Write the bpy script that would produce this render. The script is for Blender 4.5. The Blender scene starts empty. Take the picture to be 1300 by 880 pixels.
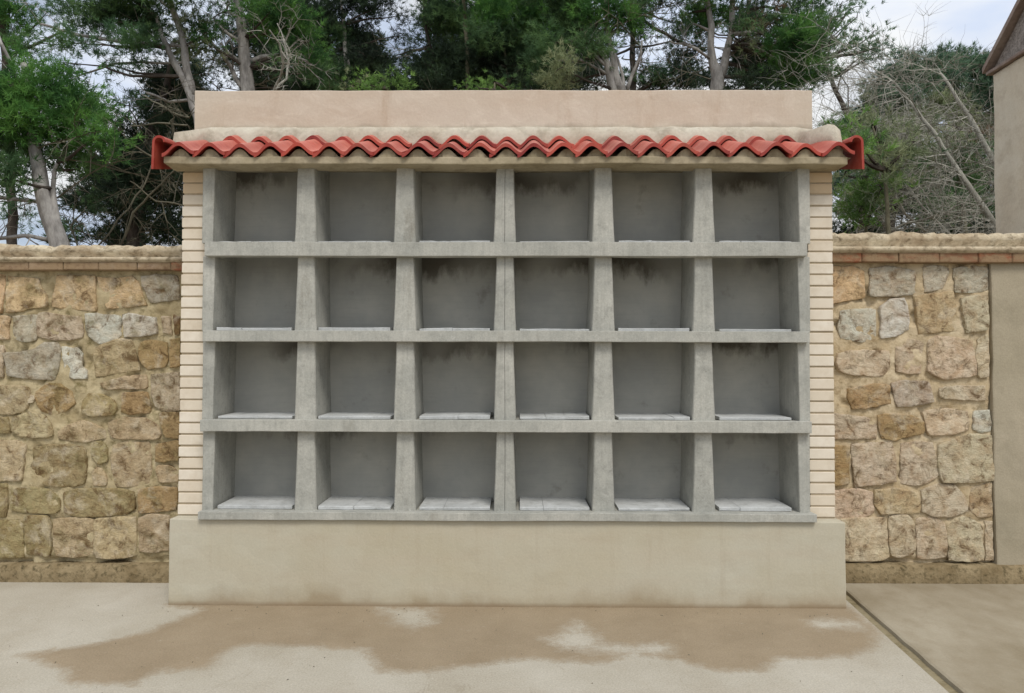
import bpy, bmesh, math, random
import numpy as np
from mathutils import Vector, Matrix, Euler, noise
R = math.radians
SC = bpy.context.scene
COL = SC.collection
rnd = random.Random(7)
nrg = np.random.default_rng(11)

# ------------------------------------------------------------------ camera
CAM = Vector((0.0, -4.82, 1.55)); FPX = 940.0
PITCH, YAW, ROLL = R(1.6), R(0.5), R(0.14)
cam_d = bpy.data.cameras.new('camera'); cam = bpy.data.objects.new('camera', cam_d); COL.objects.link(cam)
cam_d.sensor_width = 36.0; cam_d.lens = FPX / 1300 * 36; cam_d.clip_start = 0.05; cam_d.clip_end = 1500
MROT = Matrix.Rotation(YAW, 3, 'Z') @ Matrix.Rotation(R(90) + PITCH, 3, 'X') @ Matrix.Rotation(ROLL, 3, 'Z')
cam.matrix_world = Matrix.Translation(CAM) @ MROT.to_4x4()
SC.camera = cam

def at(px, py, Y):
    "the point of the place seen at pixel (px, py) of the 1300x880 photograph, on the plane y = Y"
    d = MROT @ Vector(((px - 650) / FPX, (440 - py) / FPX, -1))
    t = (Y - CAM.y) / d.y
    return CAM + d * t
def ground_at(px, py, z=0.0):
    d = MROT @ Vector(((px - 650) / FPX, (440 - py) / FPX, -1))
    return CAM + d * ((z - CAM.z) / d.z)

# ------------------------------------------------------------------ world, sun, exposure
SUN_EL, SUN_AZ = R(54), R(160)      # azimuth measured clockwise from +Y (180 is straight behind the camera)
w = bpy.data.worlds.new('World'); SC.world = w; w.use_nodes = True
nt = w.node_tree; nt.nodes.clear()
def wn(t, **k):
    n = nt.nodes.new(t)
    for a, b in k.items(): setattr(n, a, b)
    return n
sky = wn('ShaderNodeTexSky', sky_type='NISHITA', sun_disc=False)
sky.sun_elevation = SUN_EL; sky.sun_rotation = SUN_AZ
sky.air_density = 1.0; sky.dust_density = 1.5; sky.ozone_density = 1.5
sk = wn('ShaderNodeMixRGB', blend_type='MULTIPLY'); sk.inputs[0].default_value = 1
sk.inputs[2].default_value = (1.15, 1.15, 1.15, 1); nt.links.new(sky.outputs[0], sk.inputs[1])
tc = wn('ShaderNodeTexCoord'); mp = wn('ShaderNodeMapping'); mp.inputs['Scale'].default_value = (1, 1, 2.6)
mp.inputs['Location'].default_value = (3.1, 0.4, 1.7)
nt.links.new(tc.outputs['Generated'], mp.inputs[0])
nz = wn('ShaderNodeTexNoise'); nz.inputs['Scale'].default_value = 2.3; nz.inputs['Detail'].default_value = 7
nz.inputs['Roughness'].default_value = 0.55; nt.links.new(mp.outputs[0], nz.inputs['Vector'])
cr = wn('ShaderNodeValToRGB'); cr.color_ramp.elements[0].position = 0.32; cr.color_ramp.elements[1].position = 0.50
cr.color_ramp.elements[0].color = (0.25, 0.25, 0.25, 1)
nt.links.new(nz.outputs[0], cr.inputs[0])
nz2 = wn('ShaderNodeTexNoise'); nz2.inputs['Scale'].default_value = 4.5; nz2.inputs['Detail'].default_value = 5
nt.links.new(mp.outputs[0], nz2.inputs['Vector'])
cr2 = wn('ShaderNodeValToRGB')
cr2.color_ramp.elements[0].position = 0.38; cr2.color_ramp.elements[0].color = (8.0, 9.0, 10.9, 1)
cr2.color_ramp.elements[1].position = 0.58; cr2.color_ramp.elements[1].color = (10.8, 11.0, 11.2, 1)
nt.links.new(nz2.outputs[0], cr2.inputs[0])
sx_ = wn('ShaderNodeSeparateXYZ'); nt.links.new(tc.outputs['Generated'], sx_.inputs[0])
ov = wn('ShaderNodeMapRange'); nt.links.new(sx_.outputs[2], ov.inputs[0])        # an overcast sky is brighter overhead than at the horizon
for i_, v_ in ((1, 0.0), (2, 1.0), (3, 0.95), (4, 1.45)): ov.inputs[i_].default_value = v_
cl = wn('ShaderNodeMixRGB', blend_type='MULTIPLY'); cl.inputs[0].default_value = 1
nt.links.new(cr2.outputs[0], cl.inputs[1]); nt.links.new(ov.outputs[0], cl.inputs[2])
mx = wn('ShaderNodeMixRGB'); nt.links.new(cr.outputs[0], mx.inputs[0]); nt.links.new(sk.outputs[0], mx.inputs[1]); nt.links.new(cl.outputs[0], mx.inputs[2])
bg = wn('ShaderNodeBackground'); bg.inputs[1].default_value = 0.085
out = wn('ShaderNodeOutputWorld'); nt.links.new(mx.outputs[0], bg.inputs[0]); nt.links.new(bg.outputs[0], out.inputs[0])

sd = bpy.data.lights.new('sun', 'SUN'); sd.energy = 2.2; sd.angle = R(20); sd.color = (1.0, 0.95, 0.88)
so = bpy.data.objects.new('sun', sd); COL.objects.link(so)
sdir = Vector((math.sin(SUN_AZ) * math.cos(SUN_EL), math.cos(SUN_AZ) * math.cos(SUN_EL), math.sin(SUN_EL)))
so.rotation_euler = sdir.to_track_quat('Z', 'Y').to_euler(); so.location = (0, -6, 12)
SC.view_settings.view_transform = 'Standard'; SC.view_settings.look = 'None'
SC.view_settings.exposure = -0.14; SC.view_settings.gamma = 1.0
SC.cycles.max_bounces = 8; SC.cycles.diffuse_bounces = 2; SC.cycles.transparent_max_bounces = 8

# ------------------------------------------------------------------ materials
def lin(c): return tuple(((v / 255) / 12.92 if v / 255 <= 0.04045 else ((v / 255 + 0.055) / 1.055) ** 2.4) for v in c)
class NT:
    def __init__(s, name):
        s.m = bpy.data.materials.new(name); s.m.use_nodes = True; s.t = s.m.node_tree
        s.b = s.t.nodes['Principled BSDF']; s.b.inputs['Specular IOR Level'].default_value = 0.25
        s.tc = s.t.nodes.new('ShaderNodeTexCoord'); s.pos = None
    def n(s, t, **k):
        n = s.t.nodes.new(t)
        for a, b in k.items(): setattr(n, a, b)
        return n
    def l(s, a, b): s.t.links.new(a, b)
    def world(s):
        if s.pos is None:
            g = s.n('ShaderNodeNewGeometry'); s.pos = g.outputs['Position']
        return s.pos
    def noise(s, scale, detail=5, rough=.55, stretch=None, dist=0, vec=None):
        n = s.n('ShaderNodeTexNoise'); n.inputs['Scale'].default_value = scale; n.inputs['Detail'].default_value = detail
        n.inputs['Roughness'].default_value = rough; n.inputs['Distortion'].default_value = dist
        v = vec or s.world()
        if stretch:
            m = s.n('ShaderNodeMapping'); m.inputs['Scale'].default_value = stretch; s.l(v, m.inputs[0]); v = m.outputs[0]
        s.l(v, n.inputs['Vector']); return n.outputs[0]
    def ramp(s, v, stops):
        r = s.n('ShaderNodeValToRGB'); e = r.color_ramp.elements
        while len(e) < len(stops): e.new(0.5)
        for i, (p, c) in enumerate(stops):
            e[i].position = p; e[i].color = (c, c, c, 1) if isinstance(c, (int, float)) else (*c[:3], 1)
        s.l(v, r.inputs[0]); return r.outputs[0]
    def mix(s, f, a, b, mode='MIX'):
        m = s.n('ShaderNodeMixRGB', blend_type=mode)
        for i, v in ((0, f), (1, a), (2, b)):
            if isinstance(v, (int, float)): m.inputs[i].default_value = v if i == 0 else (v, v, v, 1)
            elif isinstance(v, tuple): m.inputs[i].default_value = (*v[:3], 1)
            else: s.l(v, m.inputs[i])
        return m.outputs[0]
    def math(s, op, a, b=0.0):
        m = s.n('ShaderNodeMath', operation=op)
        for i, v in ((0, a), (1, b)):
            if isinstance(v, (int, float)): m.inputs[i].default_value = v
            else: s.l(v, m.inputs[i])
        return m.outputs[0]
    def sep(s, v=None):
        x = s.n('ShaderNodeSeparateXYZ'); s.l(v or s.world(), x.inputs[0]); return x.outputs
    def color(s, c): s.l(c, s.b.inputs['Base Color']) if not isinstance(c, tuple) else setattr(s.b.inputs['Base Color'], 'default_value', (*c, 1))
    def bump(s, h, strength=.4, dist=.004):
        b = s.n('ShaderNodeBump'); b.inputs['Strength'].default_value = strength; b.inputs['Distance'].default_value = dist
        s.l(h, b.inputs['Height']); s.l(b.outputs[0], s.b.inputs['Normal'])
    def rough(s, v):
        if isinstance(v, (int, float)): s.b.inputs['Roughness'].default_value = v
        else: s.l(v, s.b.inputs['Roughness'])

def mottled(name, base, dark, light, grain=60, amp=.35, rough=.9, bump=.4, streak=None, big=2.0):
    M = NT(name)
    c = M.mix(M.ramp(M.noise(big, 6, .6), [(.35, 0), (.68, 1)]), base, light)
    c = M.mix(M.ramp(M.noise(big * 3.1, 6, .65), [(.5, 0), (.72, amp)]), c, dark)
    if streak: c = M.mix(M.ramp(M.noise(streak, 4, .6, (1, 1, .12)), [(.5, 0), (.8, .35)]), c, dark)
    g = M.noise(grain, 3, .7)
    c = M.mix(.28, c, M.ramp(g, [(.3, .35), (.7, .65)]), 'OVERLAY')
    M.color(c); M.rough(rough)
    M.bump(M.math('ADD', g, M.math('MULTIPLY', M.noise(9, 5, .6), 2.0)), bump, .004)
    return M
MATS = {}
# rough grey precast concrete of the niches
M = NT('niche_concrete')
c = M.mix(M.ramp(M.noise(2.2, 6, .6), [(.35, 0), (.7, 1)]), lin((158, 158, 150)), lin((186, 184, 174)))
c = M.mix(M.ramp(M.noise(14, 6, .7), [(.5, 0), (.75, .5)]), c, lin((120, 120, 114)))
c = M.mix(M.ramp(M.noise(5, 6, .7, (1, 1, .25)), [(.58, 0), (.75, .45)]), c, lin((112, 102, 84)))
c = M.mix(M.ramp(M.noise(40, 4, .7, (1, 1, .06)), [(.45, 0), (.75, .35)]), c, lin((128, 128, 120)))
c = M.mix(M.ramp(M.noise(24, 6, .8), [(.62, 0), (.70, .5)]), c, lin((104, 102, 94)))
c = M.mix(M.ramp(M.noise(10, 6, .75), [(.58, 0), (.72, .4)]), c, lin((204, 202, 194)))
c = M.mix(.4, c, M.ramp(M.noise(90, 3, .7), [(.3, .35), (.7, .65)]), 'OVERLAY')
M.color(c); M.rough(.93); M.bump(M.math('ADD', M.noise(70, 4, .7), M.math('MULTIPLY', M.noise(12, 5), 2.0)), .5, .004)
MATS['concrete'] = M.m
# back walls: smoother, with drips from above
M = NT('niche_back_concrete')
c = M.mix(M.ramp(M.noise(3, 5, .6), [(.35, 0), (.7, 1)]), lin((162, 162, 156)), lin((184, 182, 172)))
c = M.mix(M.ramp(M.noise(5, 5, .7, (1, 1, .8)), [(.6, 0), (.75, .4)]), c, lin((92, 84, 70)))
c = M.mix(M.ramp(M.noise(30, 3, .5, (.2, 1, 3)), [(.5, 0), (.8, .10)]), c, lin((105, 105, 100)))
M.back_c = c
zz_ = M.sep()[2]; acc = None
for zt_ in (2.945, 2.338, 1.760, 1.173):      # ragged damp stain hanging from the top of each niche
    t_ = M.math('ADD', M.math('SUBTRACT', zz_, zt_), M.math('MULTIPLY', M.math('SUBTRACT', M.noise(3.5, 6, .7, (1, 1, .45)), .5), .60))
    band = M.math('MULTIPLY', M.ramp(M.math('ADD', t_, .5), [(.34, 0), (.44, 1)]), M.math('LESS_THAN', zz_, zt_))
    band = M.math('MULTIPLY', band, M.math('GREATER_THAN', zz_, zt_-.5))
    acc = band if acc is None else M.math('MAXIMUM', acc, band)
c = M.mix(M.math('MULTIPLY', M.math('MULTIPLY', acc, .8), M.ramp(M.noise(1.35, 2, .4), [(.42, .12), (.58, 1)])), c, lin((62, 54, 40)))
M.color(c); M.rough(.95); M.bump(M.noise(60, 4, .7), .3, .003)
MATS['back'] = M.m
MATS['floor_panel'] = mottled('whitish_panel', lin((182, 184, 182)), lin((140, 140, 134)), lin((202, 204, 202)), 50, .5, .9, .5, big=5).m
# plinth render with brown splash stains along the foot
M = NT('plinth_render')
c = M.mix(M.ramp(M.noise(1.2, 5, .6), [(.35, 0), (.7, 1)]), lin((180, 171, 148)), lin((187, 182, 164)))
c = M.mix(M.ramp(M.noise(2.5, 4, .6, (.3, 1, 3)), [(.45, 0), (.8, .4)]), c, lin((182, 168, 148)))
z = M.sep()[2]
h = M.math('ADD', z, M.math('MULTIPLY', M.math('SUBTRACT', M.noise(1.9, 5, .6, (1, 1, .6)), .5), -.42))
c = M.mix(M.ramp(h, [(.0, .55), (.045, .25), (.11, 0)]), c, lin((138, 116, 84)))
c = M.mix(M.ramp(z, [(.0, .6), (.012, .35), (.03, 0)]), c, lin((120, 98, 70)))
c = M.mix(.15, c, M.ramp(M.noise(70, 3, .7), [(.3, .35), (.7, .65)]), 'OVERLAY')
c = M.mix(M.ramp(M.noise(4, 6, .7, (.6, 1, 1.5)), [(.52, 0), (.72, .3)]), c, lin((166, 152, 130)))
c = M.mix(M.ramp(M.noise(14, 5, .7, (1, 1, .08)), [(.56, 0), (.75, .22)]), c, lin((158, 142, 118)))
M.color(c); M.rough(.9); M.bump(M.math('ADD', M.noise(60, 4, .7), M.math('MULTIPLY', M.noise(6, 5), 2.0)), .3, .004)
MATS['plinth'] = M.m
# pinkish parapet render, grey damp line along its foot
M = NT('parapet_render')
c = M.mix(M.ramp(M.noise(1.6, 5, .6, (.5, 1, 1.5)), [(.35, 0), (.7, 1)]), lin((193, 178, 159)), lin((201, 191, 175)))
c = M.mix(M.ramp(M.noise(6, 5, .7, (1, 1, .2)), [(.55, 0), (.75, .5)]), c, lin((168, 146, 122)))
c = M.mix(M.ramp(M.noise(4, 7, .75, (1, 1, 1.8), 1.0), [(.5, 0), (.7, .45)]), c, lin((218, 208, 192)))
z = M.sep()[2]
h = M.math('ADD', z, M.math('MULTIPLY', M.noise(3.5, 5, .6, (1, 1, .3)), .16))
c = M.mix(M.ramp(M.math('SUBTRACT', h, 2.83), [(.45, .0), (.47, .75), (.50, .6), (.535, 0)]), c, lin((150, 138, 122)))
c = M.mix(.15, c, M.ramp(M.noise(60, 3, .7), [(.3, .35), (.7, .65)]), 'OVERLAY')
M.color(c); M.rough(.9); M.bump(M.math('ADD', M.noise(50, 4, .7), M.math('MULTIPLY', M.noise(5, 5), 2.5)), .3, .005)
MATS['parapet'] = M.m
MATS['bedding'] = mottled('pale_mortar', lin((178, 168, 150)), lin((132, 122, 104)), lin((196, 190, 174)), 45, .6, .95, .7, big=3).m
MATS['slab'] = mottled('eave_concrete', lin((150, 138, 112)), lin((108, 96, 74)), lin((174, 162, 138)), 40, .6, .95, .6, big=2.5).m
MATS['stucco'] = mottled('grey_beige_stucco', lin((162, 152, 130)), lin((138, 130, 110)), lin((174, 163, 142)), 80, .45, .92, .35, 3, big=1.5).m
MATS['mausoleum'] = mottled('beige_stucco', lin((208, 196, 174)), lin((170, 156, 134)), lin((216, 208, 190)), 60, .5, .92, .5, 3, big=1.8).m
MATS['pebble'] = mottled('pebbledash', lin((128, 120, 114)), lin((70, 64, 60)), lin((168, 160, 152)), 70, .9, .95, 1.0, big=24).m
MATS['ridge'] = mottled('weathered_roof', lin((140, 122, 112)), lin((100, 84, 76)), lin((160, 146, 136)), 40, .6, .95, .6, big=4).m
MATS['joint'] = mottled('brick_joint', lin((172, 156, 130)), lin((148, 130, 104)), lin((184, 168, 144)), 60, .4, .95, .5).m
# cream face brick (object colour varies brick to brick)
M = NT('cream_brick'); oi = M.n('ShaderNodeObjectInfo')
c = M.mix(M.ramp(M.noise(14, 5, .6), [(.3, 0), (.75, .4)]), oi.outputs['Color'], lin((200, 184, 160)))
c = M.mix(M.ramp(M.noise(6, 6, .7), [(.5, 0), (.7, .35)]), c, lin((178, 160, 134)))
M.color(c); M.rough(.85); M.bump(M.noise(90, 4, .7), .25, .002)
MATS['brick'] = M.m
# red roof tile, slightly sheeny
M = NT('red_tile'); oi = M.n('ShaderNodeObjectInfo')
c = M.mix(M.ramp(M.noise(9, 5, .6), [(.4, 0), (.75, .45)]), oi.outputs['Color'], lin((186, 100, 78)))
c = M.mix(M.ramp(M.noise(5, 6, .75), [(.55, 0), (.68, .5)]), c, lin((104, 52, 40)))
c = M.mix(M.ramp(M.noise(30, 5, .7), [(.55, 0), (.75, .4)]), c, lin((112, 34, 30)))
gn = M.n('ShaderNodeNewGeometry'); nzv = M.sep(gn.outputs['Normal'])[2]      # sky sheen painted in as paler pink on the faces that look up
c = M.mix(M.math('MULTIPLY', M.ramp(nzv, [(.45, 0), (.9, .45)]), M.ramp(M.noise(8, 5, .6), [(.3, .55), (.7, 1)])), c, lin((222, 150, 132)))
M.color(c); M.rough(M.ramp(M.noise(20, 4), [(.3, .38), (.7, .6)])); M.b.inputs['Specular IOR Level'].default_value = .35
M.bump(M.noise(60, 4, .7), .25, .002)
MATS['tile'] = M.m
# building stone: object colour, stains, grain
def stone_mat(name, stain, moss, mossamt):
    M = NT(name); oi = M.n('ShaderNodeObjectInfo')
    c = M.mix(M.ramp(M.noise(9, 6, .65, dist=.6), [(.42, 0), (.7, .6)]), oi.outputs['Color'], stain)
    c = M.mix(M.ramp(M.noise(5.5, 6, .7), [(.5, 0), (.68, mossamt)]), c, moss)
    c = M.mix(M.ramp(M.noise(11, 7, .75, dist=.8), [(.50, 0), (.64, .85)]), c, lin((96, 72, 44)))
    c = M.mix(M.ramp(M.noise(30, 6, .7), [(.58, 0), (.70, .4)]), c, lin((82, 64, 42)))
    c = M.mix(M.ramp(M.noise(7, 6, .7, dist=.5), [(.5, 0), (.68, .55)]), c, lin((214, 202, 178)))
    c = M.mix(.45, c, M.ramp(M.noise(60, 4, .75), [(.3, .3), (.7, .7)]), 'OVERLAY')
    M.color(c); M.rough(.95)
    M.bump(M.math('ADD', M.noise(70, 5, .75), M.math('MULTIPLY', M.noise(16, 6, .7, (1, 1, 1.6)), 3.0)), .8, .008)
    return M.m
MATS['stone_l'] = stone_mat('rubble_stone_mossy', lin((138, 112, 74)), lin((112, 104, 64)), .7)
MATS['stone_r'] = stone_mat('rubble_stone_tan', lin((158, 122, 82)), lin((150, 138, 96)), .3)
MATS['mortar_l'] = mottled('mossy_wall_mortar', lin((164, 148, 114)), lin((104, 94, 58)), lin((196, 182, 148)), 55, .9, .97, 1.3, big=6).m
MATS['mortar_r'] = mottled('tan_wall_mortar', lin((182, 162, 128)), lin((128, 108, 76)), lin((206, 190, 160)), 55, .8, .97, 1.3, big=6).m
MATS['coping'] = mottled('coping_mortar', lin((158, 140, 114)), lin((92, 78, 56)), lin((202, 190, 164)), 40, 1.0, .95, .9, big=5).m
M = NT('coping_brick'); oi = M.n('ShaderNodeObjectInfo')
c = M.mix(M.ramp(M.noise(12, 6, .65), [(.4, 0), (.7, .6)]), oi.outputs['Color'], lin((128, 104, 78)))
c = M.mix(M.ramp(M.noise(6, 6, .7, (1, 1, 2)), [(.38, 0), (.52, .9)]), c, lin((146, 124, 96)))
c = M.mix(M.ramp(M.noise(14, 6, .75), [(.5, 0), (.66, .6)]), c, lin((98, 72, 52)))
M.color(c); M.rough(.95); M.bump(M.noise(30, 6, .75), .9, .008); MATS['cop_brick'] = M.m
MATS['kerb'] = mottled('mossy_kerb', lin((120, 104, 76)), lin((66, 58, 36)), lin((150, 134, 104)), 45, 1.0, .97, 1.5, big=9).m
MATS['earth'] = mottled('pine_needle_earth', lin((104, 84, 58)), lin((64, 52, 36)), lin((134, 112, 80)), 12, .7, .98, 1.0, big=1.2).m
# pavement concrete with damp mud patch
M = NT('pavement_concrete')
c = M.mix(M.ramp(M.noise(.9, 6, .6), [(.35, 0), (.7, 1)]), lin((166, 158, 141)), lin((188, 182, 168)))
c = M.mix(M.ramp(M.noise(3, 6, .7, (1, .5, 1)), [(.5, 0), (.75, .35)]), c, lin((158, 146, 126)))
at_ = M.n('ShaderNodeAttribute', attribute_name='damp')
d = M.math('ADD', at_.outputs['Fac'], M.math('ADD', M.math('MULTIPLY', M.math('SUBTRACT', M.noise(6, 7, .8), .5), 1.0), M.math('MULTIPLY', M.math('SUBTRACT', M.noise(28, 6, .8), .5), .7)))
dm = M.ramp(d, [(.30, 0), (.5, .5), (.74, .9)])
dc = M.mix(M.ramp(M.noise(2.5, 6, .65), [(.35, 0), (.7, 1)]), lin((140, 123, 98)), lin((154, 137, 112)))
c = M.mix(dm, c, dc)
c = M.mix(M.ramp(M.noise(35, 5, .8), [(.63, 0), (.70, .45)]), c, lin((110, 96, 76)))
c = M.mix(M.ramp(M.noise(7, 8, .8, (1, .35, 1), 1.5), [(.60, 0), (.66, .30), (.70, .05)]), c, lin((128, 116, 96)))
c = M.mix(M.ramp(M.noise(16, 7, .8), [(.6, 0), (.72, .35)]), c, lin((206, 200, 186)))
c = M.mix(.6, c, M.ramp(M.noise(110, 3, .7), [(.3, .35), (.7, .65)]), 'OVERLAY')
M.color(c); M.rough(M.mix(dm, .92, .72)); M.bump(M.math('ADD', M.noise(70, 5, .8), M.math('MULTIPLY', M.noise(9, 7, .7), 2.5)), .6, .005)
MATS['pavement'] = M.m
M = NT('side_slab_concrete')
c = M.mix(M.ramp(M.noise(1.4, 6, .65, (1, .6, 1)), [(.35, 0), (.68, 1)]), lin((134, 122, 99)), lin((168, 159, 140)))
c = M.mix(M.ramp(M.noise(5, 6, .7), [(.5, 0), (.75, .5)]), c, lin((132, 118, 94)))
c = M.mix(.25, c, M.ramp(M.noise(90, 3, .7), [(.3, .35), (.7, .65)]), 'OVERLAY')
M.color(c); M.rough(.92); M.bump(M.math('ADD', M.noise(90, 4, .7), M.math('MULTIPLY', M.noise(8, 6), 2.0)), .4, .004)
MATS['side_slab'] = M.m
# bark and foliage
def bark(name, a, b):
    M = NT(name)
    c = M.mix(M.ramp(M.noise(9, 6, .7, (1, 1, .35)), [(.35, 0), (.65, 1)]), a, b)
    M.color(c); M.rough(.95); M.bump(M.noise(22, 6, .75, (1, 1, .3)), 1.0, .02); return M.m
MATS['bark_pale'] = bark('pale_grey_pine_bark', lin((182, 178, 172)), lin((118, 114, 110)))
MATS['bark_dark'] = bark('dark_pine_bark', lin((92, 84, 76)), lin((52, 46, 42)))
MATS['bark_olive'] = bark('olive_bark', lin((128, 124, 104)), lin((84, 80, 62)))
MATS['dead'] = bark('dead_grey_wood', lin((178, 175, 163)), lin((128, 126, 116)))
MATS['dead_dark'] = bark('dead_brown_wood', lin((124, 120, 102)), lin((82, 78, 66)))
def leaf(name, dark, mid, bright, trans=.35):
    dark, mid, bright = [tuple(v*(1.85 if k != 1 else 1.72) for k, v in enumerate(q)) for q in (dark, mid, bright)]
    M = NT(name)
    c = M.mix(M.ramp(M.noise(1.1, 3, .5), [(.38, 0), (.62, 1)]), dark, mid)
    c = M.mix(M.ramp(M.noise(3.3, 4, .6), [(.45, 0), (.68, 1)]), c, bright)
    c = M.mix(M.ramp(M.noise(25, 3, .6), [(.5, 0), (.8, .5)]), c, dark)
    M.color(c); M.rough(.7); M.b.inputs['Specular IOR Level'].default_value = .2
    tr = M.n('ShaderNodeBsdfTranslucent'); M.l(c, tr.inputs[0])
    mxs = M.n('ShaderNodeMixShader'); mxs.inputs[0].default_value = trans
    M.l(M.b.outputs[0], mxs.inputs[1]); M.l(tr.outputs[0], mxs.inputs[2])
    M.l(mxs.outputs[0], M.t.nodes['Material Output'].inputs[0]); return M.m
MATS['leaf_bright'] = leaf('bright_pine_needles', (.020, .060, .018), (.048, .13, .028), (.10, .22, .045))
MATS['leaf_mid'] = leaf('green_pine_needles', (.020, .045, .022), (.048, .10, .038), (.11, .20, .07))
MATS['leaf_dark_shaded'] = leaf('dark_shaded_pine_needles', (.009, .016, .010), (.018, .034, .018), (.045, .08, .036), .25)  # older needles, darkened further to paint in the shade within the wood
MATS['leaf_blue'] = leaf('blue_green_needles', (.022, .048, .026), (.045, .10, .045), (.09, .18, .07))
MATS['leaf_olive'] = leaf('olive_needles', (.07, .10, .05), (.15, .19, .09), (.24, .28, .15))
MATS['leaf_bush'] = leaf('fresh_bush_leaves', (.05, .10, .025), (.09, .18, .04), (.16, .28, .07))
MATS['leaf_far'] = leaf('hazy_green_needles', (.035, .07, .045), (.075, .135, .075), (.12, .20, .11))
MATS['leaf_brown'] = leaf('dry_brown_needles', (.07, .05, .03), (.12, .09, .055), (.18, .14, .09))

# ------------------------------------------------------------------ object helpers
def tag(o, label=None, cat=None, group=None, kind=None):
    if label: o['label'] = label
    if cat: o['category'] = cat
    if group: o['group'] = group
    if kind: o['kind'] = kind
    return o
def empty(name, loc, label, cat, group=None):
    o = bpy.data.objects.new(name, None); COL.objects.link(o); o.location = loc; o.empty_display_size = .2
    return tag(o, label, cat, group)
def link_mesh(name, me, mat, parent=None):
    o = bpy.data.objects.new(name, me); COL.objects.link(o)
    if mat is not None and not me.materials: me.materials.append(mat)
    if parent is not None:
        o.parent = parent
        base = parent.location.copy(); p = parent.parent
        while p: base += p.location; p = p.parent
        o.location = -base if 'abs' not in o else o.location
    return o
class MB:
    def __init__(s): s.v = []; s.f = []
    def add(s, vs, fs):
        b = len(s.v); s.v += [tuple(v) for v in vs]; s.f += [tuple(i + b for i in f) for f in fs]
    def box(s, x0, x1, y0, y1, z0, z1):
        s.add([(x0,y0,z0),(x1,y0,z0),(x1,y1,z0),(x0,y1,z0),(x0,y0,z1),(x1,y0,z1),(x1,y1,z1),(x0,y1,z1)],
              [(0,3,2,1),(4,5,6,7),(0,1,5,4),(1,2,6,5),(2,3,7,6),(3,0,4,7)])
    def prism(s, front, back):
        "two matching rings of points joined into a solid"
        n = len(front); b = list(front) + list(back)
        s.add(b, [tuple(range(n)), tuple(range(2*n-1, n-1, -1))] + [(i, n+i, n+(i+1)%n, (i+1)%n) for i in range(n)])
    def tube(s, pts, rads, sides=8, cap=True):
        pts = [Vector(p) for p in pts]; n = len(pts); vs = []; up = None
        for i in range(n):
            d = (pts[min(i+1, n-1)] - pts[max(i-1, 0)]).normalized()
            if up is None: up = d.orthogonal().normalized()
            up = (up - d * up.dot(d)); up = up.normalized() if up.length > 1e-6 else d.orthogonal().normalized()
            q = d.cross(up)
            for k in range(sides):
                a = 2*math.pi*k/sides; vs.append(pts[i] + (up*math.cos(a) + q*math.sin(a))*rads[i])
        fs = [(i*sides+k, i*sides+(k+1)%sides, (i+1)*sides+(k+1)%sides, (i+1)*sides+k) for i in range(n-1) for k in range(sides)]
        if cap: fs += [tuple(range(sides-1, -1, -1)), tuple(range((n-1)*sides, n*sides))]
        s.add(vs, fs)
    def mesh(s, name, smooth=False):
        me = bpy.data.meshes.new(name); me.from_pydata(s.v, [], s.f)
        if smooth: me.polygons.foreach_set('use_smooth', [True]*len(me.polygons))
        me.update(); return me
    def build(s, name, mat, parent=None, smooth=False, bevel=0, seg=1):
        me = s.mesh(name, smooth)
        bm = bmesh.new(); bm.from_mesh(me); bmesh.ops.recalc_face_normals(bm, faces=bm.faces)
        if bevel:
            bmesh.ops.bevel(bm, geom=[e for e in bm.edges if e.calc_face_angle(0) > .5], offset=bevel, segments=seg, affect='EDGES', profile=.6)
        bm.to_mesh(me); bm.free()
        return link_mesh(name, me, mat, parent)
def rough_box(name, mat, parent, x0, x1, y0, y1, z0, z1, step=.06, amp=.004, bevel=.006, seed=0):
    "a cast or rendered block: bevelled, subdivided and slightly uneven"
    bm = bmesh.new()
    bmesh.ops.create_cube(bm, size=1)
    for v in bm.verts: v.co = Vector(((x0+x1)/2+v.co.x*(x1-x0), (y0+y1)/2+v.co.y*(y1-y0), (z0+z1)/2+v.co.z*(z1-z0)))
    for ax, L in ((0, x1-x0), (1, y1-y0), (2, z1-z0)):
        n = min(int(L/step), 120)
        a0 = (x0, y0, z0)[ax]
        for i in range(1, n):
            co = [0, 0, 0]; co[ax] = a0 + L*i/n; no = [0, 0, 0]; no[ax] = 1
            bmesh.ops.bisect_plane(bm, geom=bm.verts[:]+bm.edges[:]+bm.faces[:], plane_co=co, plane_no=no)
    if bevel:
        bmesh.ops.bevel(bm, geom=[e for e in bm.edges if e.calc_face_angle(0) > .5], offset=bevel, segments=2, affect='EDGES', profile=.6)
    for v in bm.verts:
        n = noise.noise_vector(v.co*7 + Vector((seed, 0, 0))) * amp + noise.noise_vector(v.co*1.3 + Vector((0, seed, 5))) * amp*1.2
        v.co += n
    me = bpy.data.meshes.new(name); bm.to_mesh(me); bm.free()
    me.polygons.foreach_set('use_smooth', [False]*len(me.polygons))
    return link_mesh(name, me, mat, parent)

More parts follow.
